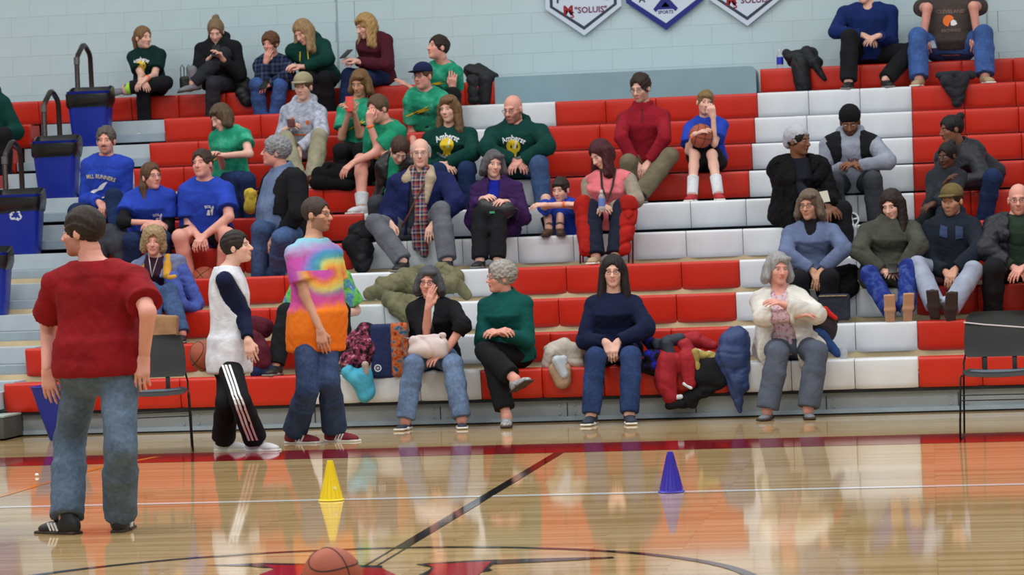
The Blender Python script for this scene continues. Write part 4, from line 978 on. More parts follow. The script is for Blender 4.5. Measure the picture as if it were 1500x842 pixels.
p = person('woman with long wavy brown hair in a dark green printed sweatshirt', 7, 662, (657, 160), ((625, 196), (692, 190)), [(646, 240, .36), (655, 240, .36)], [(642, 254), (686, 247)], [('d', 646), ('d', 684)],
    el=((618, 232), (700, 226)), S=1.03, sex='f', g=1.08, hd=(-14, -2, -4), top=T(DKG, inf=.032, hood=True), bot=PTS(JEAND), hair=('wavy', (124, 92, 60)), hand=(dict(d=(.6, -.2, .5)), dict(d=(-.7, -.2, .5))), lean=.10)
amherst(p, .68, 1.05)
p = person('bald man with glasses and a grey beard in a dark green printed sweatshirt', 7, 757, (751, 160), ((717, 190), (797, 186)), [(752, 236, .38), (765, 236, .38)], [(727, 256), (791, 252)], [('d', 730), ('d', 797)],
    el=((712, 222), (803, 220)), S=1.08, g=1.12, hd=(-20, -12, 0), sk='pink', top=T(DKG, inf=.034, hood=True), bot=PTS(JEAN), hair=('shaved', (120, 110, 104)), beard=('full', (130, 112, 104), .7), gl=GLB, hand=(dict(d=(.6, -.3, .5)), dict(d=(-.6, -.3, .5))), curl=(.8, .8), lean=.14)
amherst(p, .62, 1.05)
p = person('dark haired man with glasses in a red quarter zip sweater', 7, 944, (938, 129), ((909, 166), (976, 162)), [(930, 238, .36), (950, 238, .36)], [(922, 256), (972, 243)], [('d', 922), ('s', 938)],
    el=((903, 206), (982, 204)), S=1.06, hd=(-22, -14, 0), top=T(REDK, inf=.020, collar=.012), bot=PTS(OLIVEK, flare=.03), shoe=SNB, hair=('short', DBR), gl=GLS, beard=('full', (90, 70, 60), .35), hand=(dict(d=(.4, -.6, .4)), dict(d=(-.5, -.6, .4))), curl=(.7, .7), lean=.10)
onto(p, [shape([(-.004, -.05), (.004, -.05), (.004, .07), (-.004, .07)])], .86, BKP, 'zip')
p = person('boy in a blue tee and black shorts hugging a basketball', 7, 1040, (1033, 150), ((1006, 180), (1062, 175)), [(1043, 172, .36), (1043, 172, .36)], [(1019, 220), (1042, 214)], [('s', 1014), ('s', 1052)],
    el=((1000, 216), (1056, 206)), S=.92, g=.84, hd=(14, -4, 10), sk='fair', top=T(ROYAL, 's', inf=.026, sl=.72), bot=PTS(BLACK, kind='shorts', len=.85), shoe=SNR, hair=('fringe', (138, 112, 72)), sock=(fabric('white_sock', (214, 218, 224)), .42), hand=(dict(d=(.6, .3, .2)), dict(d=(-.2, .8, .2))), curl=(.3, 1.1), lean=.16, hl=.04) if False else \
    person('boy in a blue tee and black shorts hugging a basketball', 7, 1040, (1033, 150), ((1006, 180), (1062, 175)), [(1016, 197, .50), (1045, 172, .36)], [(1019, 220), (1042, 214)], [('s', 1014), ('s', 1052)],
    el=((999, 214), (1057, 207)), S=.92, g=.84, hd=(14, -4, 10), sk='fair', top=T(ROYAL, 's', inf=.026, sl=.72), bot=PTS(BLACK, kind='shorts', len=.85), shoe=SNR, hair=('fringe', (138, 112, 72)), sock=(fabric('white_sock', (214, 218, 224)), .42), hand=(dict(d=(.8, .35, .3)), dict(d=(-.2, .8, .2))), curl=(.35, 1.1), lean=.16, hl=.04)
wristband(p, 0); BOYBALL = at(1027, 199, p.Yb-.42)
# ================================================================== sixth row
p = person('grey haired man with a moustache in a royal blue sweatshirt', 6, 153, (155, 206), ((126, 236), (189, 234)), [(145, 296, .34), (160, 297, .34)], [(116, 300), (170, 315)], [('d', 120), ('s', 176)],
    el=((116, 284), (194, 278)), S=1.05, g=1.1, hd=(4, 0, 0), sk='pink', top=T(ROYAL, inf=.028, wr=.006), bot=PTS(JEAND), hair=('short', (98, 90, 86)), beard=('mustache', (112, 96, 86), .5), hand=(dict(d=(.5, -.5, .5)), dict(d=(-.5, -.5, .5))), curl=(.8, .8), lean=.12)
onto(p, [arc_text('MILL RUNNERS', .052, .42, 0, .07, True, .001, .8), arc_text('TRACK', .060, 0, 0, -.135, True, .0012)], .56, CREP, 'lettering')
onto(p, [shape([(-.09, -.085), (-.05, -.088), (-.01, -.06), (.03, -.045), (.07, .03), (.04, .02), (.05, .0), (.02, .005), (.03, -.02), (.0, -.015), (-.02, -.045), (-.06, -.06)])], .56, WHP_, 'winged_foot')
p = person('girl with her head bowed in a black jacket over a green shirt', 6, 578, (585, 220), ((557, 236), (606, 232)), [(572, 282, .34), (588, 282, .34)], [(551, 327), (584, 322)], [('d', 553), ('d', 588)],
    el=((552, 270), (604, 270)), S=.98, sex='f', hd=(20, -46, 8), top=T(GRNF, inf=.012), over=T(LEATH, inf=.030, open=.05, wr=.006), bot=PTS(DGR), shoe=BTB, hair=('pony', (74, 54, 44)), lean=.26, hl=.10)
p = person('man in a black knit cap, black vest and grey hooded sweatshirt, hands clasped', 6, 1250, (1245, 178), ((1207, 204), (1285, 202)), [(1237, 244, .40), (1256, 244, .40)], [(1219, 272), (1283, 272)], [('d', 1224), ('d', 1286)],
    el=((1203, 240), (1293, 238)), S=1.08, g=1.1, hd=(-2, -26, 0), sk='brown', top=T(GRYH, inf=.026, hood=True), over=T(BLACK, 'n', name='vest', inf=.040, open=.075), bot=PTS(DGR, flare=.03), shoe=SNB, hair=None, cap=('beanie', fabric('black_beanie', (18, 18, 22))), beard=('full', (30, 22, 20), .6), hand=(dict(d=(.7, .2, .5)), dict(d=(-.7, .2, .5))), curl=(.8, .8), lean=.16, hl=.06)
onto(p, [arc_text('NDG', .055, 0, .03, 0, True, .001)], .58, plain('crimson_print', (120, 40, 60), .9), 'lettering')
p = person('woman with a top bun leaning left in a dark padded jacket', 6, 1440, (1393, 190), ((1376, 222), (1432, 222)), [(1380, 268, .40), (1398, 268, .40)], [(1400, 300), (1448, 300)], [('d', 1400), ('d', 1440)],
    el=((1372, 262), (1436, 262)), S=1.02, sex='f', hd=(-62, -6, -8), by=-26, sk='brown', back=.32, top=T(PUFF, inf=.036, collar=.02), bot=PTS(JEAND), hair=('bun', BLK_), lean=.12)
# ================================================================== fifth row
p = person('woman with glasses and a side ponytail in a blue tee over black sleeves', 5, 222, (222, 258), ((187, 283), (252, 279)), [(219, 326, .36), (233, 326, .36)], [(192, 350), (236, 352)], [('d', 196), ('d', 236)],
    el=((183, 318), (257, 322)), S=1.0, sex='f', g=1.1, hd=(44, 2, -4), by=8, sk='pink', top=T(BLACK, inf=.010, name='black_top', cuff=.35), over=T(ROYAL, 's', name='tee', inf=.026, sl=.62), bot=PTS(JEAND), hair=('sidepony', (98, 70, 50)), gl=GLS, hand=(dict(d=(.8, -.1, .4)), dict(d=(-.8, -.1, .4))), curl=(.6, .6), lean=.14)
onto(p, [arc_text('SOLA', .034, .12, .085, .02, True, .001), shape([(.07, -.01), (.06, -.06), (.066, -.06), (.078, -.02), (.084, -.06), (.090, -.06), (.088, -.01)]), shape([(.094, -.01), (.104, -.06), (.110, -.06), (.100, -.005), (.118, .005), (.112, .012)])], .52, WHP_, 'chest_print', 'over')
p = person('young man with short dark hair in a blue tee and dark shorts', 5, 302, (296, 240), ((268, 273), (335, 268)), [(289, 344, .42), (300, 345, .42)], [(266, 346), (332, 344)], [('d', 282), ('d', 322)],
    el=((266, 322), (342, 320)), S=1.06, g=1.22, hd=(-12, 6, -6), sk='pink', top=T(ROYAL, 's', inf=.026, sl=.72), bot=PTS(BLACK, kind='shorts', len=.62), shoe=SNW, hair=('short', (64, 50, 42)), hand=(dict(d=(.4, -.5, .5)), dict(d=(-.5, -.5, .5))), curl=(.8, .8), lean=.16)
onto(p, [arc_text('SOLA', .034, .12, .085, .02, True, .001), shape([(.07, -.01), (.06, -.06), (.066, -.06), (.078, -.02), (.084, -.06), (.090, -.06), (.088, -.01)]), shape([(.094, -.01), (.104, -.06), (.110, -.06), (.100, -.005), (.118, .005), (.112, .012)])], .60, WHP_, 'chest_print')
p = person('grey haired man in profile with a black jacket over a chambray shirt', 5, 424, (403, 222), ((386, 256), (446, 254)), [(394, 350, .34), (413, 346, .30)], [(384, 346), (412, 348)], [('d', 380), ('d', 404)],
    el=((392, 310), (450, 300)), S=1.08, g=1.18, belly=.12, hd=(-72, 8, 4), by=-50, sk='pink', top=T(CHAMB, inf=.018, collar=.012), over=T(BLACK, inf=.036, open=.12, flare=1.3), bot=PTS(JEAN), hair=('curly_short', (150, 152, 158)), gl=GLS, hand=(None, dict(d=(-.3, -.8, .3))), lean=.06)
p = person('elderly bald man with glasses in a navy jacket, plaid scarf and grey trousers', 5, 614, (616, 224), ((576, 262), (658, 258)), [(571, 326, .34), (636, 326, .36)], [(574, 350), (648, 345)], [('s', 590), ('s', 655)],
    el=((561, 302), (671, 300)), S=1.08, g=1.08, hd=(6, -2, 0), top=T(DGR, inf=.014), over=T(NAVYJ, inf=.042, open=.060, wr=.008, flare=1.1), bot=PTS(GREYP, flare=.03), shoe=SNB, hair=('bald', (186, 184, 180)), gl=GLS, hand=(dict(d=(.15, -.8, .45)), dict(d=(-.3, -.75, .5))), curl=(.4, .5))
NAVYMAN = p
p = person('old woman with grey hair in a purple quilted coat holding a black handbag', 5, 726, (723, 240), ((696, 272), (758, 268)), [(705, 292, .36), (744, 296, .36)], [(705, 336), (732, 333)], [('s', 703), ('s', 729)],
    el=((686, 308), (769, 306)), S=.98, sex='f', hd=(22, -4, 6), sk='fair', top=T(fabric('bright_blue_top', (22, 34, 150)), inf=.012), over=T(PURP, inf=.034, open=.050, coat=.55, collar=.02, wr=.008), bot=PTS(BLACK), shoe=SNB, hair=('grey_bob', (96, 94, 98)), hand=(dict(d=(.4, .2, .6)), dict(d=(-.5, .1, .6))), lean=.08)
OLDW = p
p = person('small boy in a blue tee with arms folded on his raised knees', 5, 826, (821, 278), ((797, 298), (847, 296)), [(830, 299, .46), (800, 300, .48)], [(803, 311), (825, 310)], [('z', 804, YF(5)+.10, ZT(5)), ('z', 820, YF(5)+.10, ZT(5))],
    el=((791, 302), (845, 302)), S=.86, g=.86, hd=(-16, -8, 0), back=.40, top=T(ROYAL, 's', inf=.02, sl=.6), bot=PTS(BLACK, kind='shorts', len=.6), shoe=dict(kind='sneaker', mat=SH_BR, sole=SO_D), hair=('fringe', (52, 40, 36)), hand=(dict(d=(.9, 0, .2)), dict(d=(-.9, .0, .2))), lean=.14, hl=.05, hz=-.12)
wristband(p, 0)
p = person('woman with dark red hair in a pink vest, tan sleeves and red wrap trousers', 5, 888, (880, 226), ((858, 262), (926, 256)), [(874, 306, .40), (892, 306, .40)], [(868, 318), (908, 316)], [('s', 872), ('s', 902)],
    el=((853, 296), (929, 294)), S=1.02, sex='f', g=1.06, hd=(-42, -28, -14), sk='fair', top=T(TANK, inf=.022), over=T(PINK, 'n', name='vest', inf=.034), bot=PTS(fabric('ink_trousers', (28, 34, 52)), flare=.03), shoe=SNT, hair=('long', RDB), hand=(dict(d=(.5, .1, .5)), dict(d=(-.6, .0, .5))), curl=(.8, .8), lean=.10)
REDW = p
p = person('woman in a pale head wrap and a long black fur coat, turned right', 5, 1172, (1170, 206), ((1136, 240), (1204, 238)), [(1208, 302, .40), (1214, 303, .40)], [(1206, 322), (1234, 318)], [('d', 1214), ('d', 1240)],
    el=((1130, 296), (1222, 290)), S=1.04, sex='f', g=1.18, hd=(58, -4, 0), by=16, sk='brown', top=T(fabric('black_blouse', (26, 28, 38)), inf=.014), over=T(FUR, inf=.060, open=.08, coat=.6, wr=.012, wl=.05), bot=PTS(BLACK), hair=('short', BLK_), cap=('wrap', fabric('silver_wrap', (176, 178, 188), .5)), hand=(dict(d=(.7, -.3, .4)), dict(d=(-.2, -.5, .6))), lean=.08)
FURW = p
p = person('child with a topknot in a black jacket in front of the leaning woman', 5, 1380, (1387, 228), ((1363, 254), (1410, 252)), [(1384, 270, .34), (1368, 298, .40)], [(1352, 310), (1384, 312)], [('d', 1350), ('d', 1380)],
    el=((1360, 284), (1410, 286)), S=.84, g=.95, sex='f', hd=(-34, -10, 0), by=-10, sk='dark', back=.04, top=T(CHAR, inf=.030, hood=True, collar=.015), bot=PTS(BLACK), hair=('bun', BLK_), lean=.10)
# ================================================================== fourth and third rows
p = person('smiling woman with curly fair hair in a blue grey jacket with gold lining', 3, 228, (225, 354), ((196, 388), (264, 378)), [(222, 428, .36), (232, 430, .36)], [(222, 446), (252, 444)], [('s', 228), ('s', 266)],
    el=((197, 428), (258, 424)), S=.98, sex='f', hd=(10, 0, 4), sk='pink', top=T(fabric('plum_top', (54, 28, 48)), inf=.012), over=T(GBJ, inf=.036, open=.085, wr=.008, flare=1.35), bot=PTS(JEAN), shoe=SNB, hair=('curly', (176, 150, 112)), hand=(dict(d=(.4, -.2, .5)), dict(d=(-.5, -.3, .5))), lean=.10)
GOLDW = p
p = person('woman with a grey brown bob and glasses in a blue grey half zip fleece', 3, 1188, (1185, 300), ((1152, 334), (1224, 331)), [(1190, 396, .36), (1204, 396, .36)], [(1174, 416), (1218, 414)], [('d', 1178), ('d', 1214)],
    el=((1147, 374), (1234, 372)), S=1.03, sex='f', hd=(-16, -4, 0), sk='tan', top=T(BLACK, inf=.010, collar=.006), over=T(BLUF, name='half_zip_fleece', inf=.026, vneck=.13), bot=PTS(BLACK), hair=('bob', (116, 98, 84)), gl=GLB, hand=(dict(d=(.4, -.7, .4)), dict(d=(-.4, -.7, .4))), curl=(.5, .5))
onto(p, [shape([(-.05, .015), (.01, -.012), (.012, .004), (-.045, .034)])], .84, GRYP, 'collar_flap', 'over')
p = person('woman with long dark hair in an olive coat, boot soles towards us', 3, 1302, (1306, 300), ((1264, 332), (1342, 328)), [(1292, 398, .36), (1321, 396, .36)], [(1282, 414), (1328, 413)], [('p', 1304, 455, .72, dict(yaw=-2, pitch=-66)), ('p', 1328, 453, .72, dict(yaw=8, pitch=-66))],
    el=((1257, 372), (1349, 368)), S=1.02, sex='f', hd=(-20, -16, -4), top=T(OLV, inf=.034, coat=.45, collar=.022, wr=.007), bot=PTS(RIP), shoe=dict(kind='boot', mat=SH_G, sole=SO_T), hair=('longer', (44, 32, 30)), hand=(dict(d=(.6, .0, .5)), dict(d=(-.6, .0, .5))), curl=(.7, .7))
phone('black phone held by the woman in the olive coat', (p.hands[0]+p.hands[1])/2+A(0, -.02, .02), rot(0, -60))
p = person('young man in an olive cap and dark hooded jacket, shoe soles towards us', 3, 1394, (1394, 294), ((1358, 326), (1430, 322)), [(1386, 398, .38), (1399, 394, .38)], [(1357, 410), (1422, 402)], [('p', 1370, 447, .70, dict(yaw=-8, pitch=-58)), ('p', 1391, 452, .72, dict(yaw=6, pitch=-62))],
    el=((1354, 372), (1436, 368)), S=1.05, hd=(-22, -4, 0), sk='tan', top=T(fabric('charcoal_softshell', (30, 36, 48)), inf=.032, hood=True), bot=PTS(PGR, flare=.03), shoe=dict(kind='sneaker', mat=SH_BR, sole=SO_D), hair=('crop', DBR), cap=('ball', fabric('olive_cap', (106, 92, 58))), beard=('full', (60, 46, 40), .5), hand=(dict(d=(.3, -.6, .5)), dict(d=(-.4, -.6, .5))), curl=(.7, .7))
onto(p, [shape([(-.10, .03), (-.035, .01), (-.035, .10), (-.09, .12)]), shape([(.03, .0), (.09, .01), (.09, .10), (.03, .11)])], .62, fabric('blue_chest_panel', (58, 72, 108)), 'chest_panel')
p = person('bald man with glasses in a black puffer jacket at the right edge', 3, 1494, (1492, 292), ((1450, 324), (1532, 320)), [(1484, 392, .38), (1500, 392, .38)], [(1456, 408), (1520, 406)], [('d', 1454), ('d', 1518)],
    el=((1444, 368), (1540, 368)), S=1.08, g=1.18, hd=(-4, -4, 0), sk='pink', top=T(DGRN, inf=.014), over=T(PUFF, inf=.044, open=.075, wr=.008), bot=PTS(BLACK), hair=('shaved', (90, 80, 70)), gl=GLB, beard=('full', (120, 100, 92), .3), hand=(dict(d=(.6, -.3, .5)), dict(d=(-.6, -.3, .5))), curl=(.7, .7))
# ================================================================== second and bottom rows
p = person('person in a lime and blue tie dye shirt, mostly hidden by the standing man', 2, 468, (470, 372), ((436, 398), (506, 396)), [(440, 468, .30), (505, 462, .30)], [(418, 474), (500, 478)], [('s', 404), ('s', 500)],
    el=((418, 452), (527, 444)), S=1.04, g=1.1, hd=(0, -10, 0), top=T(TDY2, 's', inf=.026, sl=.8), bot=PTS(BLACK), shoe=SNB, hair=('short', BRN), hand=(dict(d=(.5, -.3, .5)), dict(d=(-.5, -.3, .5))), lean=.12)
p = person('woman with a dark grey bob in a black cardigan, fingers over her mouth', 1, 634, (628, 413), ((601, 446), (668, 444)), [(627, 452, .44), (652, 516, .38)], [(607, 532), (665, 530)], [('f', 594, YF(1)-.34), ('f', 676, YF(1)-.34)],
    el=((613, 490), (679, 488)), S=1.02, sex='f', g=1.12, hd=(-2, -2, 2), sk='pink', top=T(WHTEE, 'n', inf=.010), over=T(fabric('black_cardigan', (20, 20, 25)), inf=.024, open=.028, wr=.005, cuff=.30), bot=PTS(JEANL, flare=.022), shoe=dict(kind='flat', mat=SH_NV, sole=SO_W), hair=('grey_bob', (84, 86, 92)), gl=GLB, hand=(dict(d=(.14, .97, .1), n=(-.75, 0, .6)), dict(d=(-.75, -.35, .4))), curl=(.14, .5), lean=.10)
p = person('older woman with short grey hair in a teal turtleneck, legs crossed', 1, 746, (733, 406), ((706, 440), (774, 436)), [(724, 488, .36), (738, 489, .36)], [(712, 506), (722, 520)], [('f', 742, YF(1)-.34, dict(yaw=4)), ('p', 755, 556, .66, dict(yaw=42, pitch=-22))],
    el=((698, 492), (781, 492)), S=1.02, sex='f', g=1.1, hd=(-64, 2, 4), by=-14, sk='pink', top=T(TEAL, inf=.020, collar=.010), bot=PTS(BLACK, flare=.03, len=.86), shoe=dict(kind='sneaker', mat=blotch('grey_trainer', [(90, 92, 100), (200, 200, 204)], 60), sole=SO_D), hair=('curly_short', (172, 168, 162)), gl=GLS, hand=(dict(d=(.6, .2, .4)), dict(d=(-.7, .2, .4))), curl=(.8, .8), lean=.06)
p = person('woman with long dark hair and glasses in a navy sweater and jeans, hands clasped', 1, 900, (898, 397), ((864, 438), (934, 436)), [(887, 500, .36), (905, 500, .36)], [(870, 524), (922, 523)], [('f', 866, YF(1)-.36), ('f', 922, YF(1)-.36)],
    el=((853, 484), (946, 482)), S=1.04, sex='f', g=1.14, hd=(2, -3, 0), sk='fair', top=T(NAVY, inf=.022), bot=PTS(denim('blue_denim', (44, 62, 104))), shoe=dict(kind='sneaker', mat=SH_NV, sole=SO_W), hair=('long', (38, 30, 32)), gl=GLB, hand=(dict(d=(.35, -.75, .4)), dict(d=(-.35, -.75, .4))), curl=(.75, .75))
p = person('grey haired woman in a cream cardigan over a floral blouse, arms folded', 1, 1152, (1140, 393), ((1108, 432), (1176, 428)), [(1166, 462, .36), (1150, 447, .38)], [(1138, 522), (1194, 516)], [('f', 1124, YF(1)-.30, dict(yaw=-14)), ('f', 1184, YF(1)-.30, dict(yaw=6))],
    el=((1102, 464), (1195, 456)), S=1.03, sex='f', g=1.24, belly=.06, hd=(22, -4, 0), sk='pink', top=T(FLOW, inf=.012, vneck=.05), over=T(CREAM, inf=.032, open=.060, coat=.55, wr=.007, flare=1.25), bot=PTS(fabric('slate_trousers', (84, 92, 108)), flare=.035), shoe=dict(kind='flat', mat=SH_G, sole=SO_D), hair=('grey_bob', (164, 164, 166)), hand=(dict(d=(.85, .2, .3)), dict(d=(-.8, .3, .4))), curl=(.6, .6))
p = person('person in a dark green sweatshirt at the far left edge', 9, -16, (-22, 104), ((-46, 140), (8, 146)), [(-30, 196, .34), (2, 196, .34)], [(-36, 206), (8, 200)], [('d', -34), ('d', 6)], S=1.06, g=1.1, hd=(30, -5, 0), top=T(DKG, inf=.034, hood=True), bot=PTS(BLACK), hair=('short', DBR))
# ================================================================== standing on the court
Yt = atz(465, 648)[1]
p = person('bearded man with glasses in a rainbow tie dye tee, standing in profile', 1, 462, (465, 314), ((433, 360), (484, 358)), [(469, 482, .24), (480, 476, -.14)], [(452, 566), (484, 566)], [('f', 432, Yt-.02, dict(yaw=74)), ('f', 490, Yt+.06, dict(yaw=72))],
    el=((447, 430), (494, 430)), S=1.06, g=1.08, belly=.05, hd=(74, 0, 0), by=62, sk='tan', stand=Yt, hy=488, lean=0, hl=0, top=T(TDYE, 's', inf=.022, hem=-.16, sl=.66, wr=.005), bot=PTS(denim('grey_blue_denim', (56, 72, 106)), flare=.040, len=.98), shoe=dict(kind='sneaker', mat=SH_BUR, sole=SO_W, stripe=plain('white_stripe', (230, 230, 230), .6)), hair=('crop', (72, 58, 52)), gl=GLB, beard=('full', (110, 96, 86), .55), hand=(dict(d=(.15, -.97, .1)), dict(d=(.15, -.97, .1))), curl=(.45, .45), h=.0115)
Yy = atz(352, 660)[1]
p = person('dark haired boy in a white and navy practice jersey and striped track trousers', 1, 336, (348, 362), ((310, 400), (356, 398)), [(363, 497, .22), (350, 500, -.2)], [(352, 588), (328, 592)], [('f', 374, Yy-.08, dict(yaw=78)), ('f', 328, Yy+.06, dict(yaw=84))],
    el=((357, 460), (340, 456)), S=.98, hd=(84, 10, 0), by=98, sk='fair', stand=Yy, hy=528, lean=.0, hl=0, top=T(NAVY, inf=.012), over=T(WHITEC, 'n', name='jersey', inf=.022, hem=-.10, wr=.004, wl=.16), bot=PTS(BLACK, flare=.036, len=.97), shoe=SNW, hair=('short', (44, 36, 34)), hand=(dict(d=(.2, -.9, .2)), dict(d=(.3, -.9, .2))), curl=(.5, .5), h=.0115)
JERS = p
Yr = atz(150, 780)[1]
p = person('man in a dark red tee and grey jeans walking away from us', 1, 148, (120, 340), ((74, 400), (206, 392)), [(69, 540, -.04), (211, 522, .10)], [(104, 652), (174, 656)], [('f', 98, Yr-.02, dict(yaw=-118)), ('f', 176, Yr+.05, dict(yaw=184))],
    el=((72, 470), (218, 464)), S=1.04, g=1.16, hd=(-102, 0, 0), by=-8, away=True, sk='pink', stand=Yr, hy=536, lean=0, hl=0, top=T(REDC, 's', inf=.024, hem=-.05, sl=.74, wr=.005), bot=PTS(JEANW, flare=.036, len=1.0), shoe=dict(kind='sneaker', mat=SH_B, sole=SO_D, stripe=plain('white_stripe', (230, 230, 230), .6)), hair=('short', (48, 38, 34)), beard=('full', (60, 46, 42), .4), hand=(dict(d=(.15, -.97, .1)), dict(d=(-.1, -.97, .1))), curl=(.4, .5), h=.0105)
REDM = p
# ------------------------------------------------------------------ things on the court and the bleachers
def heap(label, name, cat, mat, prims, org=None, h=.0105, wr=.015, wl=.13, part='cloth', group=None):
    o3 = np.mean([(p[1]+p[2])/2 for p in prims if p[4] == 'u'], 0); o3[2] = min(p[1][2] for p in prims if p[4] == 'u')
    E_ = empty(name, o3, label, cat, group); smesh(part, prims, h, mat, E_, o3, wrinkle(wr, sum(map(ord, label)) % 991, wl)); E_['o3'] = list(map(float, o3)); return E_, o3
def bl(u1, v1, u2, v2, Y, r1, r2=None, Y2=None, k=.03): return capsule(at(u1, v1, Y), at(u2, v2, Y if Y2 is None else Y2), r1, r2 or r1, k)
I3 = np.eye(3)
# practice cones
def cone(label, u, v, mat):
    P = atz(u, v); E_ = empty('practice_cone', P, label, 'cone', 'practice cones')
    m = MB(); m.lathe([(.066, .010), (.064, .016), (.030, .150), (.017, .222), (.0165, .228), (.010, .229), (.010, .20)], 28); m.build('cone_body', mat, E_)
    m = MB(); m.lathe([(.0, 0.001), (.074, .001), (.076, .004), (.070, .011), (.058, .012)], 28); m.build('base_flange', mat, E_)
    m = MB()
    for q in range(14):
        a = 2*PI*q/14; m.tube([(.0655*math.cos(a), .0655*math.sin(a), .02), (.0185*math.cos(a), .0185*math.sin(a), .215)], .0014, 4)
    m.build('rib', mat, E_); return E_, P
E_, P = cone('yellow plastic practice cone on the white line', 485.5, 733, plain('yellow_plastic', (240, 212, 20), .4))
m = MB(); m.poly([(.008*math.cos(a), .012*math.sin(a)) for a in np.linspace(0, 2*PI, 9)[:-1]]); m.build('white_scuff', plain('scuff', (236, 232, 210), .6), E_, (.032, -.0405, .075), (math.radians(75), 0, math.radians(38)))
cone('purple blue plastic practice cone on the white line', 983.5, 721, plain('violet_plastic', (58, 44, 176), .4))
# basketballs
def m_ball():
    t = NT('basketball_hide'); v = t.coord(); vo = t.n('ShaderNodeTexVoronoi'); vo.inputs['Scale'].default_value = 190; t.l(v, vo.inputs['Vector'])
    c = lin((166, 84, 60)); n1 = noise(t, v, 12); t.l(t.ramp(n1, [(.3, sc(c, .85)), (.7, sc(c, 1.1))]), t.b.inputs['Base Color']); t.bump(vo.outputs['Distance'], .35, .002); t.set(Roughness=.55, Specular_IOR_Level=.35); return t.m
HIDE = m_ball(); SEAM = plain('black_seam', (26, 22, 22), .7)
def sphere_mesh(r):
    bm = bmesh.new(); bmesh.ops.create_uvsphere(bm, u_segments=36, v_segments=20, radius=r); me = bpy.data.meshes.new('ball'); bm.to_mesh(me); bm.free()
    me.polygons.foreach_set('use_smooth', np.ones(len(me.polygons), bool)); me.materials.append(HIDE); return me
BR = .119; BME = sphere_mesh(BR)
sm = MB()
cyc = lambda f: [f(a) for a in np.linspace(0, 2*PI, 49)[:-1]]
sm.tube(cyc(lambda a: (BR*math.cos(a), BR*math.sin(a), 0)), .0028, 5, True); sm.tube(cyc(lambda a: (0, BR*math.cos(a), BR*math.sin(a))), .0028, 5, True)
for sx in (-1, 1): sm.tube(cyc(lambda a: tuple(BR*unit(A(sx*(.62+.16*math.cos(2*a)), .8*math.cos(a), .8*math.sin(a))))), .0028, 5, True)
SME = sm.mesh('seam', True); SME.materials.append(SEAM)
def ball(label, P, rz, s=1.0):
    E_ = empty('basketball', P, label, 'ball', 'basketballs'); r = Matrix.Rotation(rz[2], 3, 'Z') @ Matrix.Rotation(rz[0], 3, 'X') @ Matrix.Rotation(rz[1], 3, 'Y')
    mobj('hide', BME, None, E_, (0, 0, 0), r, s); mobj('seam', SME, None, E_, (0, 0, 0), r, s); return E_
ball('orange brown basketball on the floor in the foreground', atz(486, 845, BR+.001), (.35, 1.45, .9))
ball('basketball hugged by the boy in the blue tee', BOYBALL, (.3, .2, .4), .92)
ball('basketball behind the back of the boy in the white jersey', at(300, 521, JERS.Yb+.19), (1.0, .5, .2), .98)
ball('basketball on the boards beside the gold lined jacket', A(xat(300, YF(5)-.15, ZD(5)+BR)[0], YF(5)-.15, ZD(5)+BR+.002), (.2, .9, .4))
# stacking chairs
BLKP = plain('black_chair_plastic', (20, 19, 21), .42); BLKW = plain('black_wire', (18, 18, 20), .35, .6); GRYC = plain('grey_seat_top', (92, 106, 120), .45)
def shell(prof, hw, th=.008):
    """bent sheet: prof = (y, z, halfwidth)"""
    m = MB(); V = []; n = 13; F = []; q = len(prof)
    for side in (0, 1):
        for i, (y, z, w) in enumerate(prof):
            a = prof[min(i+1, q-1)]; b = prof[max(i-1, 0)]; t = unit(A(a[0]-b[0], a[1]-b[1], 0)); nrm = A(-t[1], t[0], 0)
            for j in range(n):
                u = -1+2*j/(n-1); dish = .018*(u*u); V.append((w*u, y+nrm[0]*th*side-dish*(1 if z > .5 else 0), z+nrm[1]*th*side+dish*(.6 if z < .5 else 0)))
    for s_ in (0, 1):
        for i in range(q-1):
            for j in range(n-1):
                a = s_*q*n+i*n+j; f = (a, a+1, a+n+1, a+n); F.append(f if s_ else f[::-1])
    N_ = q*n
    for i in range(q-1):
        for j in (0, n-1): a = i*n+j; F.append((a, a+n, a+n+N_, a+N_))
    for j in range(n-1):
        for i in (0, q-1): a = i*n+j; F.append((a, a+1, a+1+N_, a+N_))
    m.add(V, F); return m
def chair(label, u, v, yaw, rope=False):
    P = atz(u, v); E_ = empty('stacking_chair', P, label, 'chair', 'black stacking chairs', rz=math.radians(yaw))
    shell([(-.22, .415, .20), (-.215, .432, .222), (-.18, .442, .232), (0, .436, .235), (.14, .436, .225), (.19, .442, .21)], 0).build('seat', BLKP, E_)
    mm = MB(); mm.box((0, -.03, .4495), (.19, .15, .002), bev=.0015); mm.build('seat_pad', GRYC, E_)
    shell([(.215, .535, .215), (.222, .56, .235), (.238, .64, .238), (.262, .74, .232), (.278, .80, .220), (.284, .832, .198), (.286, .845, .165)], 0).build('backrest', BLKP, E_)
    for sx in (-1, 1):
        mm = MB(); x = sx*.245
        mm.tube([(x*.9, .26, .60), (x, .235, .50), (x, .20, .43), (x*1.0, .12, .42), (x, -.19, .42), (x*1.0, -.205, .40), (x*1.05, -.235, .02), (x*1.05, -.215, .008), (x*1.05, .235, .008), (x*1.05, .25, .02), (x, .20, .43)], .0068, 8); mm.build('side_frame', BLKW, E_)
    for z, y in ((.30, -.215), (.265, -.217)):
        mm = MB(); mm.tube([(-.245, y, z), (.245, y, z)], .004, 6); mm.build('cross_wire', BLKW, E_)
    for sx in (-.10, .10):
        mm = MB(); mm.box((sx, .216, .49), (.016, .008, .06), np.array(Matrix.Rotation(-.15, 3, 'X')), .003); mm.build('back_strut', BLKP, E_)
    return E_
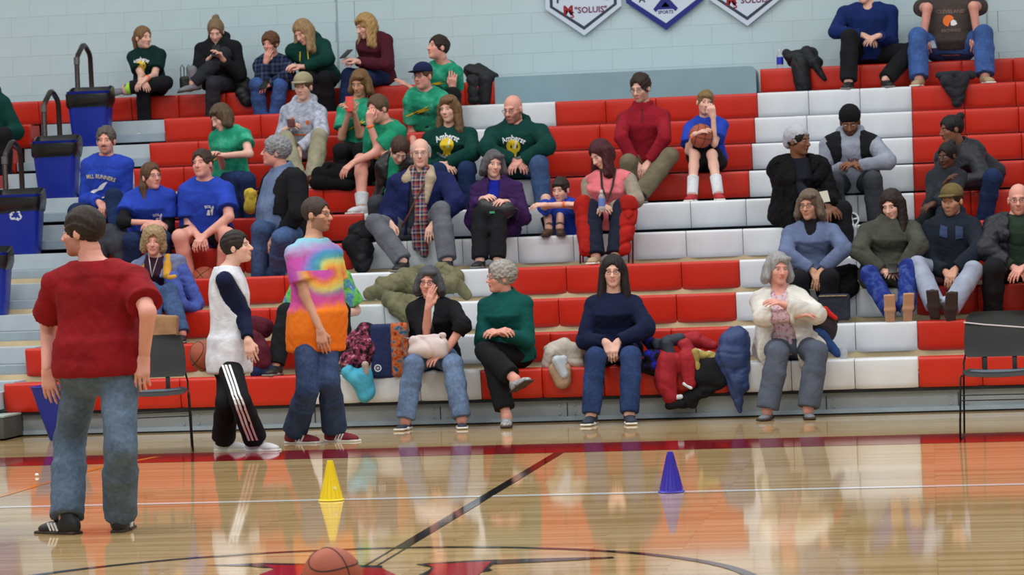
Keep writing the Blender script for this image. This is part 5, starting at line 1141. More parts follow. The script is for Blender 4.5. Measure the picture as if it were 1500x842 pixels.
c1 = chair('black stacking chair partly behind the man in red', 230, 662, 16)
c2 = chair('black stacking chair at the right edge of the court', 1466, 640, -4)
mm = MB(); mm.tube([(-.236, .255-.03, .775), (-.10, .262-.012, .755), (.10, .262-.012, .735), (.232, .25-.03, .722)], .006, 6); tag(mm.build('white_cord', plain('white_cord', (206, 196, 200), .6), c2), None)
# recycling bins and aisle handrails
BINB = plain('blue_bin_plastic', (14, 40, 148), .38, 0, .45, .06, 5); LINER = plain('black_bin_liner', (20, 20, 22), .30, 0, .5, 0, 14, .25); BRZ = plain('dark_bronze_rail', (58, 48, 44), .32, .55)
def rrect(w, d, r, n=5):
    o = []
    for cx, cy, a0 in ((w-r, d-r, 0), (-w+r, d-r, 90), (-w+r, -d+r, 180), (w-r, -d+r, 270)):
        for i in range(n): a = math.radians(a0+90*i/(n-1)); o.append((cx+r*math.cos(a), cy+r*math.sin(a)))
    return o
def loft(rings, cap0=True, cap1=False):
    m = MB(); n = len(rings[0]); V = [p for r in rings for p in r]; F = []
    for i in range(len(rings)-1):
        for k in range(n): F.append((i*n+k, i*n+(k+1) % n, (i+1)*n+(k+1) % n, (i+1)*n+k))
    if cap0: F.append(tuple(range(n))[::-1])
    if cap1: F.append(tuple((len(rings)-1)*n+k for k in range(n)))
    m.add(V, F); return m
def recycle_mark():
    pcs = []
    for k in range(3):
        a = 2*PI*k/3; ca, sa = math.cos(a), math.sin(a)
        r2 = lambda pts: [(x*ca-y*sa, x*sa+y*ca) for x, y in pts]
        pcs.append(r2([(-.030, .022), (-.012, .052), (.012, .052), (.020, .040), (-.001, .040), (-.014, .014)]))
        pcs.append(r2([(.030, .046), (.036, .012), (.006, .022), (.014, .027), (.008, .038), (.022, .041)]))
    return pcs
def bin_(label, u, Y, zb, H=.545, yaw=0, mark=False, scale=1.0, tilt=0):
    P = xat(u, Y, zb); E_ = empty('recycling_bin', P, label, 'bin', 'blue recycling bins', rz=math.radians(yaw)); E_.rotation_euler[1] = math.radians(tilt); s = scale
    R_ = lambda w, d, z: [(x*s, y*s, z*s) for x, y in rrect(w, d, .05)]
    loft([R_(.165, .110, .0), R_(.170, .115, .012), R_(.185, .125, .15), R_(.200, .138, .34), R_(.212, .150, H-.01), R_(.218, .156, H), R_(.208, .146, H), R_(.165, .112, .03)], True, True).build('body', BINB, E_)
    rg = np.random.default_rng(abs(int(u))+5); n = 20; ph = rg.uniform(-1, 1, n)
    base = rrect(.215, .153, .05); rings = []
    for (z, g) in ((H-.150, -.008), (H-.130, .003), (H-.07, .009), (H-.02, .008), (H+.012, .006), (H+.014, -.010), (H-.06, -.020), (H-.20, -.062)):
        rings.append([((x+math.copysign(1, x)*g+.004*math.sin(7*i+z*40))*s, (y+math.copysign(1, y)*g+.004*math.cos(5*i+z*50))*s, (z+(.050*(y/.16)*(z > H) - (.018*(1-(x/.22)**2) if y < 0 and z > H-.1 else 0))+(.020*ph[i]+.014*math.sin(i*1.3) if z < H-.1 else .006*ph[(i*3) % n]))*s) for i, (x, y) in enumerate(base)])
    loft(rings, False, False).build('liner', LINER, E_)
    if mark:
        m = MB()
        for pc in recycle_mark(): m.add([(x*1.15, -.150+(.0-z_)*0-.002+.0, 0) for x, z_ in [(0, 0)]], []) ; m.add([(x*1.15, -.1445-(z*.095), H*.66+z*1.15) for x, z in pc], [tuple(range(len(pc)))])
        m.build('recycling_mark', plain('white_mark', (206, 214, 226), .6), E_, smooth=False)
    return E_, P
def handrail(label, u, Y, zb, H):
    P = xat(u, Y, zb); E_ = empty('aisle_handrail', P, label, 'handrail', 'aisle handrails')
    m = MB(); m.tube([(0, 0, .0), (0, 0, H-.16), (.0, .05, H-.11), (.0, .21, H-.01), (0, .27, H), (0, .33, H-.015), (0, .44, H-.07), (0, .47, H-.12), (0, .49, .62), (0, .46, .56), (0, .02, .36)], .026, 10); m.build('rail_loop', BRZ, E_)
    m = MB(); m.box((0, 0, .006), (.06, .06, .006), bev=.003); m.build('foot_plate', BRZ, E_)
    m = MB(); m.tube([(0, -.0, H-.21), (0, 0, H-.14)], .0315, 10); m.build('collar', plain('rail_collar', (120, 118, 116), .3, .7), E_)
    return E_
binspec = [(10, 135, 'topmost blue recycling bin in the aisle, liner folded over, below the top row', False, 118), (8, 86, 'blue recycling bin in the aisle, second from the top, left of the moustached man', False, 70), (6, 31, 'blue recycling bin with a white recycling mark on its front', True, 13), (4, -18, 'blue recycling bin cut by the left edge of the picture', False, -38)]
for k, u, lab, mk, ur in binspec:
    zb = ZD(k)+.142; bin_(lab, u, YF(k)-.11-.02, zb+.001, mark=mk, yaw=4, tilt=0)
for k, u, lab, mk, ur in binspec[:3]:
    handrail({10: 'topmost bronze handrail loop behind a bin in the aisle', 8: 'middle bronze handrail loop behind a bin in the aisle', 6: 'bronze handrail loop behind the bin with the recycling mark'}[k], ur, YF(k)+.09, ZD(k)+.0, 1.19)
P = xat(91, YF(1)-.45, .0); E_ = empty('tapered_bin', P+A(0, 0, .001), 'small steeply tapered blue bin on the floor behind the man in red', 'bin')
RR = lambda w, d_, z: [(x, y, z) for x, y in rrect(w, d_, .04)]
loft([RR(.085, .075, 0), RR(.09, .08, .01), RR(.15, .115, .22), RR(.205, .14, .415), RR(.212, .146, .425), RR(.200, .135, .425), RR(.09, .08, .02)], True, True).build('body', BINB, E_)
mm = MB(); mm.tube([(x, y, .425) for x, y in rrect(.208, .143, .04)], .007, 6, True); mm.build('rim', BINB, E_)
# low step at the far left
o = MB(); o.box((0, 0, .10), (.45, .30, .085), bev=.008); P = atz(-70, 647)
E_ = empty('low_step', (P[0], P[1]+.25, 0), 'low dark step with a pale top at the left edge of the floor', 'step'); o.build('step_body', plain('dark_step', (70, 74, 72), .6), E_)
o = MB(); o.box((0, 0, .192), (.455, .305, .008), bev=.003); o.build('step_top', plain('pale_step_top', (160, 178, 170), .5), E_)
P = atz(54, 698); tag(smesh('paper_scrap', [ellip(P+A(0, 0, .012), I3, (.014, .012, .011), .01)], .004, plain('white_paper', (236, 236, 236), .7), None, (0, 0, 0))[0], 'small white scrap of crumpled paper on the court', 'paper')
# ------------------------------------------------------------------ coats, bags and bottles
def Ys(k, o=.12): return YF(k)+o
# top row
E_, q = heap('black jacket slumped on the top row beside the panel', 'jacket', 'jacket', fabric('black_nylon', (26, 27, 32), .6, .2, .3, 9, .4), [bl(690, 104, 712, 112, Ys(11, .2), .07, .08), bl(700, 100, 726, 112, Ys(11, .25), .05, .035), bl(692, 118, 694, 146, Ys(11, .04), .06, .055), bl(712, 116, 710, 147, Ys(11, .02), .075, .06)], group='coats left on the seats')
E_, q = heap('small black handbag standing on the top row by the ponytail girl', 'handbag', 'bag', LEATH, [rbox(at(272, 122, Ys(11, .18)), I3, (.055, .05, .07), .025, .02)], wr=.003, part='bag_body')
mm = MB(); Pq = at(272, 112, Ys(11, .18))-q
for sx in (-.03, .03): mm.tube([Pq+A(sx-.018, sx*.4, 0), Pq+A(sx-.018, sx*.4, .09), Pq+A(sx, sx*.4, .12), Pq+A(sx+.018, sx*.4, .09), Pq+A(sx+.018, sx*.4, 0)], .005, 6)
mm.build('handle', LEATH, E_)
E_, q = heap('black jacket draped over the top row beside a blue bottle', 'jacket', 'jacket', fabric('black_nylon', (26, 27, 32)), [bl(1158, 84, 1188, 80, Ys(11, .16), .055, .07), bl(1152, 78, 1160, 90, Ys(11, .2), .04, .05), bl(1172, 92, 1177, 126, Ys(11, -.02), .085, .08), bl(1192, 90, 1208, 116, Ys(11, -.01), .05, .025), bl(1182, 76, 1196, 92, Ys(11, .1), .06, .06)], group='coats left on the seats')
E_, q = heap('dark grey jacket hanging over the tenth row between the brown tee man\'s feet', 'jacket', 'jacket', fabric('dark_grey_fleece', (46, 48, 54)), [bl(1378, 112, 1424, 110, YF(10)+.06, .04, .04), bl(1388, 118, 1404, 148, YF(10)-.04, .07, .045), bl(1410, 116, 1402, 150, YF(10)-.04, .065, .04)], group='coats left on the seats')
def bottle(label, P, mat, H=.21, r=.032, water=None):
    E_ = empty('drink_bottle', P, label, 'bottle', 'drink bottles'); t = H/.21
    m = MB(); m.lathe([(.001, 0), (r*.92, 0), (r, .006), (r, .06*t), (r*.94, .075*t), (r, .09*t), (r, .135*t), (r*.8, .155*t), (r*.42, .178*t), (r*.40, .192*t)], 20); m.build('bottle_body', mat, E_)
    m = MB(); m.lathe([(r*.46, .186*t), (r*.46, .21*t), (.001, .21*t)], 16); m.build('bottle_cap', plain('white_cap', (220, 222, 226), .5), E_)
    if water is not None: m = MB(); m.lathe([(r*1.005, .05*t), (r*1.01, .052*t), (r*1.01, .125*t), (r*1.005, .127*t)], 20); m.build('bottle_label', water, E_)
CLR = NT('clear_plastic'); CLR.set(Base_Color=(.85, .9, .95, 1), Roughness=.08, IOR=1.33); CLR.b.inputs['Transmission Weight'].default_value = .75; CLR = CLR.m
bottle('bottle with a bright blue label on the top row', xat(1143, Ys(11, .2), ZT(11)), CLR, .20, .034, plain('blue_label', (26, 50, 190), .5))
bottle('water bottle with a blue label held by the red haired woman', (REDW.hands[0]+REDW.hands[1])/2+A(0, -.055, -.03), CLR, .185, .030, plain('pale_blue_label', (96, 130, 200), .5))
# red haired woman: wrap, lanyard, cords
w_ = REDW; Yk = YF(5)
pr = []
for i, sx in enumerate((-1, 1)):
    a = w_.H+A(sx*.12, -.10, .03); k_ = w_.knee[i]+A(sx*.055, -.03, .03); f_ = w_.ank[i]+A(sx*.075, -.02, .04)
    pr += [capsule(a, k_, .075, .068, .03), capsule(k_, f_, .062, .052, .03), capsule(k_+A(sx*.03, .02, -.03), f_+A(sx*.03, .03, .1), .05, .035, .03)]
smesh('red_wrap', pr, .0105, REDB, w_.E, w_.org, wrinkle(.024, 3, .10))
for u_, v0, v1 in ((850, 348, 386), (854, 350, 384), (921, 346, 385), (927, 346, 386)):
    mm = MB(); mm.tube([at(u_, v0, Yk-.06)-w_.org, at(u_, v1, Yk-.10)-w_.org], .008, 6); mm.build('wrap_tie', fabric('deep_red_cloth', (120, 20, 24)), w_.E)
mm = MB(); mm.tube([w_.N+w_.fd*.06+A(-.06, -.02, .02)-w_.org, w_.N+A(-.045, -.16, -.14)-w_.org, w_.N+A(-.0, -.20, -.27)-w_.org, w_.N+A(.045, -.16, -.14)-w_.org, w_.N+w_.fd*.06+A(.07, -.01, .02)-w_.org], .010, 6); mm.build('lanyard', plain('dark_lanyard', (44, 38, 30), .8), w_.E)
# old man: sherpa collar, scarf, strap
w_ = NAVYMAN; n_ = w_.N-A(0, 0, .015)
smesh('sherpa_collar', [capsule(n_+A(-.075, .02, .03), n_+A(-.105, -.115, -.055), .042, .050, .02), capsule(n_+A(.075, .02, .03), n_+A(.105, -.125, -.055), .042, .050, .02), capsule(n_+A(.105, -.135, -.055), n_+A(.062, -.185, -.26), .044, .026, .02), capsule(n_+A(-.06, .06, .03), n_+A(.06, .06, .03), .034, .034, .02)], .009, SHERPA, w_.E, w_.org, wrinkle(.003, 2, .04))
sp_ = [n_+A(-.06, -.05, .035), n_+A(-.035, -.135, -.08), n_+A(.0, -.185, -.26), n_+A(.01, -.23, -.42), w_.H+A(.01, -.27, -.03), w_.H+A(.02, -.26, -.16)]
sp2 = [n_+A(.055, -.05, .035), n_+A(.035, -.14, -.08), n_+A(.035, -.19, -.26), n_+A(.065, -.235, -.42), w_.H+A(.085, -.27, -.05), w_.H+A(.085, -.26, -.22)]
smesh('scarf', [capsule(a, b, .034, .036, .012) for a, b in list(zip(sp_[:-1], sp_[1:]))+list(zip(sp2[:-1], sp2[1:]))], .009, SCARF, w_.E, w_.org, wrinkle(.004, 7, .06))
mm = MB(); mm.tube([n_+A(.09, -.06, .0)-w_.org, n_+A(.04, -.205, -.14)-w_.org, n_+A(-.08, -.215, -.36)-w_.org, n_+A(-.17, -.16, -.48)-w_.org], .011, 6); mm.build('shoulder_strap', plain('brown_strap', (84, 44, 36), .6), w_.E)
# old woman's handbag
w_ = OLDW; hb_ = (w_.hands[0]+w_.hands[1])/2
E_, q = heap('black patent handbag on the lap of the old woman in purple', 'handbag', 'bag', plain('black_patent', (30, 33, 38), .35), [ellip(at(727, 308, w_.Yb-.40), I3, (.165, .075, .095), .03), ellip(at(716, 302, w_.Yb-.40), I3, (.10, .07, .085), .03)], wr=.005, part='bag_body')
mm = MB(); mm.box(at(721, 311, w_.Yb-.482)-q, (.022, .006, .009)); mm.build('green_tag', plain('green_tag', (60, 160, 110), .5), E_)
mm = MB(); mm.tube([at(753, 303, w_.Yb-.36)-q, at(760, 308, w_.Yb-.36)-q, at(757, 322, w_.Yb-.36)-q], .006, 6); mm.build('strap', plain('black_patent', (30, 33, 38), .35), E_)
# coats in the middle
heap('black coat bundled on the seventh row beside the boy in green', 'coat', 'coat', FUR, [bl(468, 256, 508, 262, Ys(7, .1), .07, .07), bl(480, 248, 500, 250, Ys(7, .15), .06, .06), bl(462, 268, 512, 272, Ys(7, .0), .05, .05)], group='coats left on the seats')
heap('black and grey coat bundled on the fifth row', 'coat', 'coat', blotch('black_grey_coat', [(20, 20, 24), (26, 27, 30), (64, 66, 72)], 5), [bl(524, 342, 534, 350, Ys(5, .05), .085, .09), bl(516, 358, 530, 378, Ys(5, -.10), .085, .085), bl(534, 364, 530, 388, Ys(5, -.12), .08, .07), bl(532, 328, 530, 340, Ys(5, .08), .04, .06)], group='coats left on the seats')
heap('dark grey jacket on the seats behind the head of the man in red', 'jacket', 'jacket', fabric('slate_jacket', (56, 60, 68)), [bl(160, 344, 178, 352, Ys(5, -.1), .09, .085), bl(168, 356, 182, 380, Ys(5, -.16), .085, .07), bl(152, 352, 150, 378, Ys(5, -.14), .07, .06)], group='coats left on the seats')
heap('yellow bag tucked behind the grey haired man', 'bag', 'bag', fabric('yellow_cloth', (206, 178, 66)), [bl(367, 284, 367, 304, Ys(6, .02), .05, .055)], part='bag_body')
heap('small yellow cloth behind the young man in blue', 'cloth', 'cloth', fabric('yellow_cloth', (206, 178, 66)), [bl(262, 288, 264, 300, Ys(6, .02), .045, .05)])
heap('black jacket bundled on the top row between the zip jacket and the plaid shirt', 'jacket', 'jacket', fabric('black_nylon', (26, 27, 32)), [bl(356, 122, 360, 134, Ys(11, .10), .075, .08), bl(354, 136, 362, 146, Ys(11, -.02), .06, .065)], group='coats left on the seats')
# olive coat
heap('olive green coat spread over the third and fourth rows', 'coat', 'coat', fabric('olive_drab', (112, 110, 84), .85, .2, .4), [bl(562, 420, 600, 412, Ys(3, .22), .085, .09), bl(590, 404, 618, 400, Ys(4, .02), .06, .07), bl(540, 430, 566, 426, Ys(3, .14), .045, .07), bl(572, 440, 600, 446, Ys(3, .03), .075, .08), bl(578, 450, 596, 464, Ys(3, -.04), .06, .06), bl(648, 396, 668, 408, Ys(4, .0), .07, .075), bl(664, 410, 684, 432, Ys(3, .24), .06, .04), bl(604, 420, 660, 416, Ys(3, .2), .08, .08)], h=.012, group='coats left on the seats')
# bags by the woman in the black cardigan
FLR = blotch('floral_black', [(18, 18, 24), (24, 24, 30), (150, 60, 90), (210, 180, 190)], 26)
E_, q = heap('black floral bag on the bottom row by the tie dye man', 'bag', 'bag', FLR, [bl(524, 500, 538, 492, Ys(1, .12), .095, .075), bl(514, 528, 530, 526, Ys(1, .02), .085, .07), bl(534, 482, 546, 484, Ys(1, .12), .05, .04), bl(528, 510, 540, 510, Ys(1, .02), .08, .08)], part='bag_body')
heap('turquoise jacket hanging under the floral bag', 'jacket', 'jacket', fabric('turquoise', (72, 166, 196), .6), [bl(512, 546, 526, 558, YF(1)-.05, .060, .06), bl(526, 556, 534, 578, YF(1)-.07, .065, .055), bl(534, 548, 540, 572, YF(1)-.07, .06, .05)], group='coats left on the seats')
E_, q = heap('navy tote bag with a round white badge and a patterned side', 'tote_bag', 'bag', fabric('navy_canvas', (34, 46, 88), .7), [rbox(at(567, 514, Ys(1, .05)), rot(8), (.125, .07, .215), .03, .02)], wr=.004, part='bag_body')
smesh('patterned_panel', [rbox(at(585, 512, Ys(1, .05)), rot(20), (.072, .085, .215), .03, .02)], .010, blotch('kilim_pattern', [(40, 20, 24), (150, 50, 30), (200, 110, 50), (30, 110, 140), (60, 20, 30)], 20), E_, q, wrinkle(.003, 4))
mm = MB(); cb = at(553.5, 539, Ys(1, .05)-.098)-q
for r0, r1 in ((.030, .020), (.010, .004)):
    for i in range(20):
        a0, a1 = 2*PI*i/20, 2*PI*(i+1)/20; mm.add([cb+A(r0*math.cos(a0), 0, r0*math.sin(a0)), cb+A(r0*math.cos(a1), 0, r0*math.sin(a1)), cb+A(r1*math.cos(a1), 0, r1*math.sin(a1)), cb+A(r1*math.cos(a0), 0, r1*math.sin(a0))], [(0, 1, 2, 3)])
mm.build('round_badge', plain('badge_white', (206, 210, 218), .6), E_, smooth=False)
heap('small pale knitted pouch hanging by the floral bag', 'pouch', 'pouch', fabric('pale_knit', (176, 160, 150)), [bl(535, 534, 537, 546, Ys(1, -.12), .028, .018)], wr=.002, h=.007)
PURSE = plain('cream_leather', (212, 196, 194), .5)
E_, q = heap('cream leather purse on the lap of the woman in the black cardigan', 'purse', 'bag', PURSE, [rbox(at(628, 508, YF(1)-.20), rot(-10, 0, 6), (.155, .055, .078), .045, .03), ellip(at(628, 512, YF(1)-.22), I3, (.14, .06, .06), .04), capsule(at(608, 496, YF(1)-.21), at(650, 491, YF(1)-.21), .02, .02, .02)], wr=.014, part='bag_body')
mm = MB(); mm.tube([at(600, 496, YF(1)-.22)-q, at(592, 494, YF(1)-.20)-q, at(589, 508, YF(1)-.18)-q, at(595, 519, YF(1)-.20)-q], .007, 6); mm.build('strap', plain('silver_strap', (130, 128, 128), .35, .6), E_)
# pile between the turtleneck and the navy sweater
heap('beige jacket folded on the bottom row beside the woman in navy', 'jacket', 'jacket', fabric('beige_cotton', (186, 178, 168), .8, .12, .4), [bl(808, 512, 826, 508, Ys(1, .14), .055, .06), bl(826, 510, 846, 520, Ys(1, .14), .055, .05), bl(808, 518, 802, 534, Ys(1, .08), .05, .035), bl(818, 520, 846, 530, Ys(1, .12), .06, .05), bl(842, 510, 852, 512, Ys(1, .12), .03, .03)], group='coats left on the seats')
heap('white and tan cloth bag hanging over the bottom row edge', 'cloth_bag', 'bag', fabric('tan_bag_cloth', (178, 148, 122)), [bl(812, 540, 822, 560, YF(1)-.05, .045, .05), bl(828, 540, 828, 558, YF(1)-.05, .045, .045)], part='bag_body', wr=.004)
heap('crumpled white cloth on top of the tan cloth bag', 'cloth', 'cloth', WHTEE, [bl(816, 528, 826, 548, YF(1)-.085, .040, .036), bl(826, 526, 826, 530, YF(1)-.06, .03, .03)], wr=.004)
# winter wear pile
heap('slate grey snow gloves on the pile by the woman in navy', 'gloves', 'gloves', fabric('slate_nylon', (56, 62, 76), .6), [bl(978, 500, 996, 496, Ys(1, .04), .05, .045), bl(976, 502, 982, 520, Ys(1, -.06), .05, .042), bl(962, 502, 964, 506, Ys(1, -.02), .035, .035)], wr=.004)
heap('black hat with bright blue lining on the pile', 'hat', 'hat', blotch('black_blue_fleece', [(18, 18, 24), (22, 22, 28), (40, 50, 200)], 14), [bl(948, 498, 954, 504, Ys(1, .1), .045, .05), bl(952, 520, 962, 520, Ys(1, -.06), .05, .045), bl(950, 536, 962, 534, Ys(1, -.05), .04, .04)], wr=.004)
LJR = fabric('letter_jacket_red', (158, 38, 48), .7)
E_, q = heap('red letter jacket with white striped cuffs hanging over the bottom row', 'letter_jacket', 'jacket', LJR, [bl(978, 528, 974, 560, YF(1)-.05, .085, .08), bl(974, 556, 982, 580, YF(1)-.06, .075, .055), bl(1006, 524, 1010, 560, YF(1)-.05, .07, .05), bl(996, 500, 1020, 496, Ys(1, .16), .05, .05), bl(1018, 498, 1044, 506, Ys(1, .18), .05, .04), bl(1002, 504, 1010, 516, Ys(1, .02), .05, .05)], group='coats left on the seats')
smesh('striped_cuff', [capsule(at(977, 584, YF(1)-.075), at(997, 581, YF(1)-.075), .020, .020)], .007, WHITEC, E_, q); smesh('cuff_ribbing', [capsule(at(980, 594, YF(1)-.07), at(998, 591, YF(1)-.07), .034, .034)], .008, BLACK, E_, q)
smesh('waist_stripe', [capsule(at(1002, 562, YF(1)-.085), at(1012, 568, YF(1)-.085), .014, .014), capsule(at(1018, 512, Ys(1, .05)), at(1030, 516, Ys(1, .05)), .014, .014), capsule(at(1038, 516, Ys(1, .06)), at(1046, 518, Ys(1, .06)), .014, .014)], .006, WHITEC, E_, q)
heap('gold lined scarf under the red letter jacket', 'scarf', 'scarf', fabric('old_gold', (168, 150, 84)), [bl(1020, 520, 1046, 522, Ys(1, .03), .035, .03), bl(1018, 516, 1022, 540, Ys(1, -.06), .022, .014)])
heap('black coat hanging from the bottom row beneath the letter jacket', 'coat', 'coat', BLACK, [bl(1030, 540, 1054, 536, Ys(1, .0), .07, .07), bl(1008, 584, 1054, 560, YF(1)-.02, .05, .045), bl(940, 536, 960, 540, Ys(1, -.0), .05, .05), bl(1026, 552, 1056, 552, YF(1)-.03, .06, .05), bl(996, 590, 1016, 592, YF(1)-.02, .04, .03)], group='coats left on the seats')
heap('navy blue raincoat hanging beside the woman in the cream cardigan', 'raincoat', 'coat', fabric('navy_raincoat', (40, 60, 108), .55, .15, .3, 9, .4), [bl(1062, 500, 1078, 490, Ys(1, .10), .055, .07), bl(1066, 520, 1082, 520, YF(1)-.03, .09, .07), bl(1064, 530, 1084, 590, YF(1)-.05, .06, .020), bl(1084, 520, 1090, 566, YF(1)-.04, .055, .035), bl(1070, 500, 1074, 530, YF(1)-.01, .085, .09), bl(1084, 494, 1088, 540, YF(1)-.0, .07, .06), bl(1078, 560, 1084, 602, YF(1)-.05, .05, .012)], group='coats left on the seats')
mm = MB(); Pq = at(1078, 481, Ys(2, -.02)); mm.box((0, 0, 0), (.055, .03, .012), rot(0, 0, -4)); tag(mm.build('folded_programme', plain('white_paper', (236, 236, 236), .7), None, Pq, smooth=False), 'small white folded paper on the second row above the navy raincoat', 'paper')
# behind the cream cardigan
heap('black fur trimmed coat on the third row beside the blue grey fleece', 'coat', 'coat', FUR, [bl(1232, 406, 1246, 400, Ys(3, .1), .09, .075), bl(1226, 424, 1244, 420, Ys(3, -.0), .08, .08), bl(1206, 428, 1236, 428, Ys(3, -.04), .06, .06)], wr=.012, wl=.04, group='coats left on the seats')
E_, q = heap('dark grey shoulder bag standing on the second row', 'shoulder_bag', 'bag', fabric('slate_bag', (44, 46, 58), .6), [rbox(at(1222, 450, Ys(2, .1)), I3, (.125, .07, .105), .02, .02)], wr=.003, part='bag_body')
mm = MB(); mm.tube([at(1200, 434, Ys(2, .02))-q, at(1240, 433, Ys(2, .02))-q], .005, 6); mm.build('zip', plain('brass_zip', (120, 104, 66), .4, .6), E_)
E_, q = heap('dark grey backpack with a red rim behind the cream cardigan', 'backpack', 'bag', fabric('dark_pack', (56, 50, 54)), [ellip(at(1208, 478, Ys(1, .22)), I3, (.10, .09, .135), .03)], wr=.004, part='bag_body')
smesh('red_rim', [capsule(at(1194, 456, Ys(1, .16)), at(1208, 454, Ys(1, .13)), .022, .026), capsule(at(1208, 454, Ys(1, .13)), at(1224, 466, Ys(1, .16)), .026, .018)], .008, fabric('signal_red', (206, 46, 40)), E_, q)
heap('blue sleeve of a jacket behind the cream cardigan', 'jacket', 'jacket', fabric('cobalt_nylon', (36, 66, 120), .6), [bl(1200, 492, 1226, 518, Ys(1, .12), .055, .03)], group='coats left on the seats')
P = xat(1236, Ys(1, .12), ZT(1)); E_ = empty('plastic_cup', P, 'clear plastic cup on the bottom row by the blue jacket', 'cup'); mm = MB(); mm.lathe([(.001, 0), (.028, 0), (.037, .085), (.034, .085), (.026, .004), (.001, .004)], 20); mm.build('cup_wall', CLR, E_)
# round sign, card
YB_ = FURW.knee[1][1]-.01; Pq = at(1248, 321, YB_); E_ = empty('round_badge', Pq, 'round white badge with a black emblem beside the fur coat woman\'s knee', 'badge'); mm = MB(); mm.tube([(0, .004, 0), (0, -.004, 0)], .062, 24); mm.build('disc', plain('badge_white', (206, 210, 218), .6), E_)
mm = MB()
for a0 in (20, 110, 200, 290):
    mm.add([A(.010*math.cos(math.radians(a0+35)), -.0055, .010*math.sin(math.radians(a0+35)))]+[A(.048*math.cos(math.radians(a0+t)), -.0055, .048*math.sin(math.radians(a0+t))) for t in (0, 18, 36, 54, 70)], [tuple(range(6))])
mm.build('emblem', BKP, E_, smooth=False)
smesh('lanyard_tail', [capsule(at(1249, 329, YB_), at(1244, 356, YB_+.03), .016, .022)], .008, WHITEC, E_, Pq)
mm = MB(); mm.box((0, 0, 0), (.036, .004, .05), rot(15, -20, -8)); tag(mm.build('card', plain('cream_card', (200, 196, 180), .7), None, at(1208, 288, YF(5)-.30), smooth=False), 'cream card held up by the woman in the fur coat', 'card')
# beside the smiling woman
E_, q = heap('crumpled brown paper bag on the second row', 'paper_bag', 'bag', blotch('kraft_paper', [(150, 116, 84), (176, 142, 106)], 14), [rbox(at(241, 484, Ys(2, .05)), rot(6, 0, 4), (.105, .06, .125), .015, .02)], wr=.006, part='bag_body')
heap('maroon jacket hanging on the bottom row behind the boy in white', 'jacket', 'jacket', fabric('maroon_fleece', (84, 26, 42)), [bl(372, 478, 386, 480, Ys(2, -.04), .085, .08), bl(370, 500, 384, 520, Ys(1, .2), .09, .08), bl(382, 514, 386, 532, Ys(1, .12), .07, .06)], group='coats left on the seats')
heap('dark blue cloth under the maroon jacket', 'cloth', 'cloth', JEAND, [bl(378, 546, 394, 544, Ys(1, .12), .05, .05)])
w_ = GOLDW
for q_ in ([capsule(w_.N+A(.105, -.03, -.02), w_.N+A(.125, -.145, -.17), .034, .036, .02)], [capsule(w_.N+A(-.10, -.03, -.02), w_.N+A(-.115, -.125, -.15), .024, .022, .02)]):
    smesh('gold_lining', q_, .009, GLD, w_.E, w_.org, wrinkle(.003, 6, .06))
smesh('gold_tab', [capsule(w_.N+A(.15, -.17, -.19), w_.N+A(.19, -.16, -.185), .022, .022, .01)], .009, GLD, w_.E, w_.org)
smesh('jacket_flap', [capsule(w_.N+A(.16, -.12, -.2), w_.N+A(.24, -.16, -.42), .060, .050, .03), capsule(w_.N+A(.24, -.16, -.42), w_.N+A(.34, -.06, -.46), .045, .04, .03), capsule(w_.N+A(.2, .0, -.12), w_.N+A(.34, .0, -.42), .07, .06, .03)], .0105, fabric('quilted_blue', (74, 92, 168)), w_.E, w_.org, wrinkle(.008, 6, .08))
mm = MB(); mm.tube([w_.N+A(-.045, -.10, .02)-w_.org, w_.N+A(-.01, -.165, -.13)-w_.org, w_.N+A(.0, -.175, -.18)-w_.org, w_.N+A(.012, -.165, -.13)-w_.org, w_.N+A(.05, -.10, .02)-w_.org], .004, 5); mm.build('necklace', plain('silver_chain', (200, 200, 196), .3, .6), w_.E)
# boy in the jersey: striped trousers, navy sleeves
w_ = JERS
pieces = MB()
for i in range(1):
    for q in range(3):
        off_ = unit(w_.ank[i]-w_.hj0 if hasattr(w_, 'hj0') else w_.ank[i]-w_.H)
V_, F_ = w_.pants; bv = BVHTree.FromPolygons(V_.tolist(), F_.tolist())
for q in range(3):
    pts_ = []
    h0 = w_.H+A(.02, -.10, -.02)
    for t in np.linspace(0.0, 1.0, 16):
        b = (h0+(w_.knee[0]-h0)*(t/.5)) if t < .5 else (w_.knee[0]+(w_.ank[0]-w_.knee[0])*((t-.5)/.5))
        b = b+A((q-1)*.027+.012, 0, 0); hit = bv.ray_cast(Vector(b+A(0, -.6, 0)), Vector((0, 1, 0)))
        if hit[0] is not None: pts_.append(np.array(hit[0])+A(0, -.007, 0)-w_.org)
    for a_, b_ in zip(pts_[:-1], pts_[1:]): pieces.add([a_+A(-.0085, 0, 0), a_+A(.0085, 0, 0), b_+A(.0085, 0, 0), b_+A(-.0085, 0, 0)], [(0, 1, 2, 3)])
pieces.build('side_stripe', plain('white_stripe', (230, 230, 230), .6), w_.E, smooth=False)
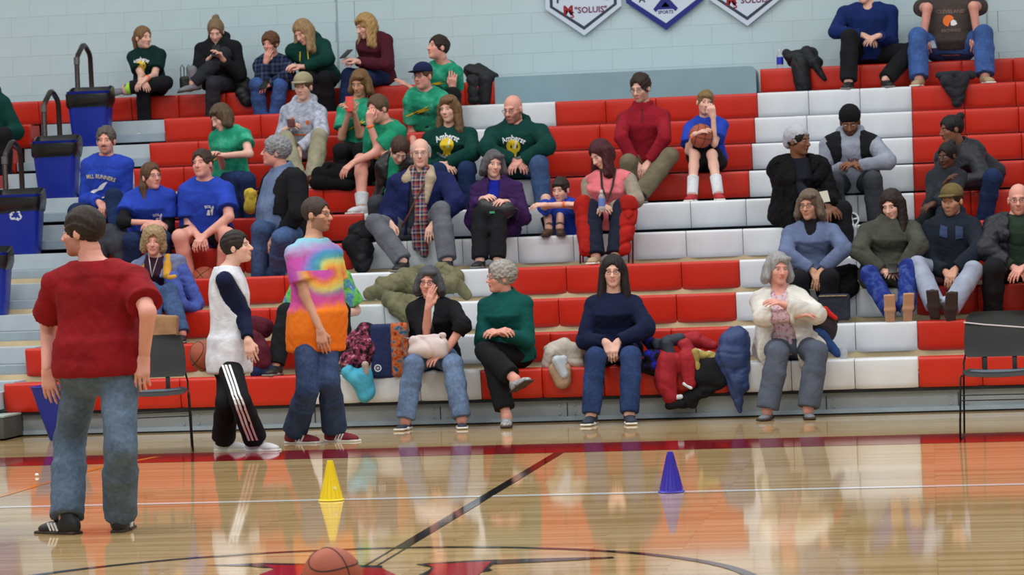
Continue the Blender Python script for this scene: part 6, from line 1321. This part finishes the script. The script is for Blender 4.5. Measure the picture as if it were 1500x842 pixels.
# ------------------------------------------------------------------ pennant banners on the wall
BAN = plain('banner_cloth', (206, 220, 238), .75, 0, .3, .03, 3); BNV = plain('banner_navy', (26, 40, 128), .75); BDK = plain('banner_dark', (52, 62, 78), .75)
def banner(label, ul, ut, ur, vt, lineM, txt, wide):
    Yb = WALLY-.055; Tip = at(ut, vt, Yb); l_ = at(ul[0], ul[1], Yb); r_ = at(ur[0], ur[1], Yb); cx = (l_[0]+r_[0])/2; hw = (r_[0]-l_[0])/2; zs = (l_[2]+r_[2])/2; E_ = empty('pennant_banner', (Tip[0], Yb, Tip[2]), label, 'banner', 'pennant banners on the wall')
    tx = Tip[0]; dz = zs-Tip[2]; Ht = 1.05
    def outline(g): return [(0, g*1.25), (hw-g, dz+g*.35), (hw-g, Ht-g), (-hw+g, Ht-g), (-hw+g, dz+g*.35)]
    m = MB(); o = outline(0); n = 5; m.add([(x, 0, z) for x, z in o]+[(x, .008, z) for x, z in o], [tuple(range(n)), tuple(range(n, 2*n))[::-1]]+[(i, i+n, (i+1) % n+n, (i+1) % n) for i in range(n)]); m.build('cloth', BAN, E_, smooth=False)
    g0, g1 = (.045, .075) if not wide else (.0, .055)
    m = MB(); a, b = outline(g0), outline(g1)
    for i in range(5):
        j = (i+1) % 5; m.add([(a[i][0], -.002, a[i][1]), (a[j][0], -.002, a[j][1]), (b[j][0], -.002, b[j][1]), (b[i][0], -.002, b[i][1])], [(0, 1, 2, 3)])
    m.build('border', lineM, E_, smooth=False)
    for pcs, mat in txt:
        m = MB()
        for P_, F_ in pcs: m.add([(x, -.003, z) for x, z in P_], F_)
        m.build("lettering", mat, E_, smooth=False)["kind"] = "stuff"
    return E_
def sponsor():
    return [([arc_text('M', .13, 0, -.155, .255, True, .006), arc_text('S', .085, 0, -.115, .21, True, .002)], RDP), ([arc_text('"SOLUIS"', .085, 0, .075, .255, True, .002)], plain('purple_red_print', (116, 50, 84), .8)), ([arc_text('P', .11, 0, -.245, .375, True, .004), arc_text('C', .11, 0, .235, .385, True, .004)], BDK)]
banner('left white pennant banner with a thin dark border on the wall', (800, 14), 856, (911, 8), 52, BDK, sponsor(), False)
banner('middle white pennant banner with a broad navy border and a triangle', (915, 3), 976, (1030, 0), 44, BNV, [([shape([(-.125, .215), (0, .36), (.125, .215), (.10, .185), (.075, .21), (-.075, .21), (-.10, .185)])], BNV), ([shape([(-.045, .232), (.0, .285), (.045, .232)])], BAN), ([arc_text('SPORTS', .045, 0, 0, .180, True, .001)], BNV), ([arc_text('A', .09, 0, -.235, .32, True, .003)], BDK)], True)
banner('right white pennant banner with a thin dark border on the wall', (1040, 0), 1095, (1149, -6), 38, BDK, sponsor(), False)
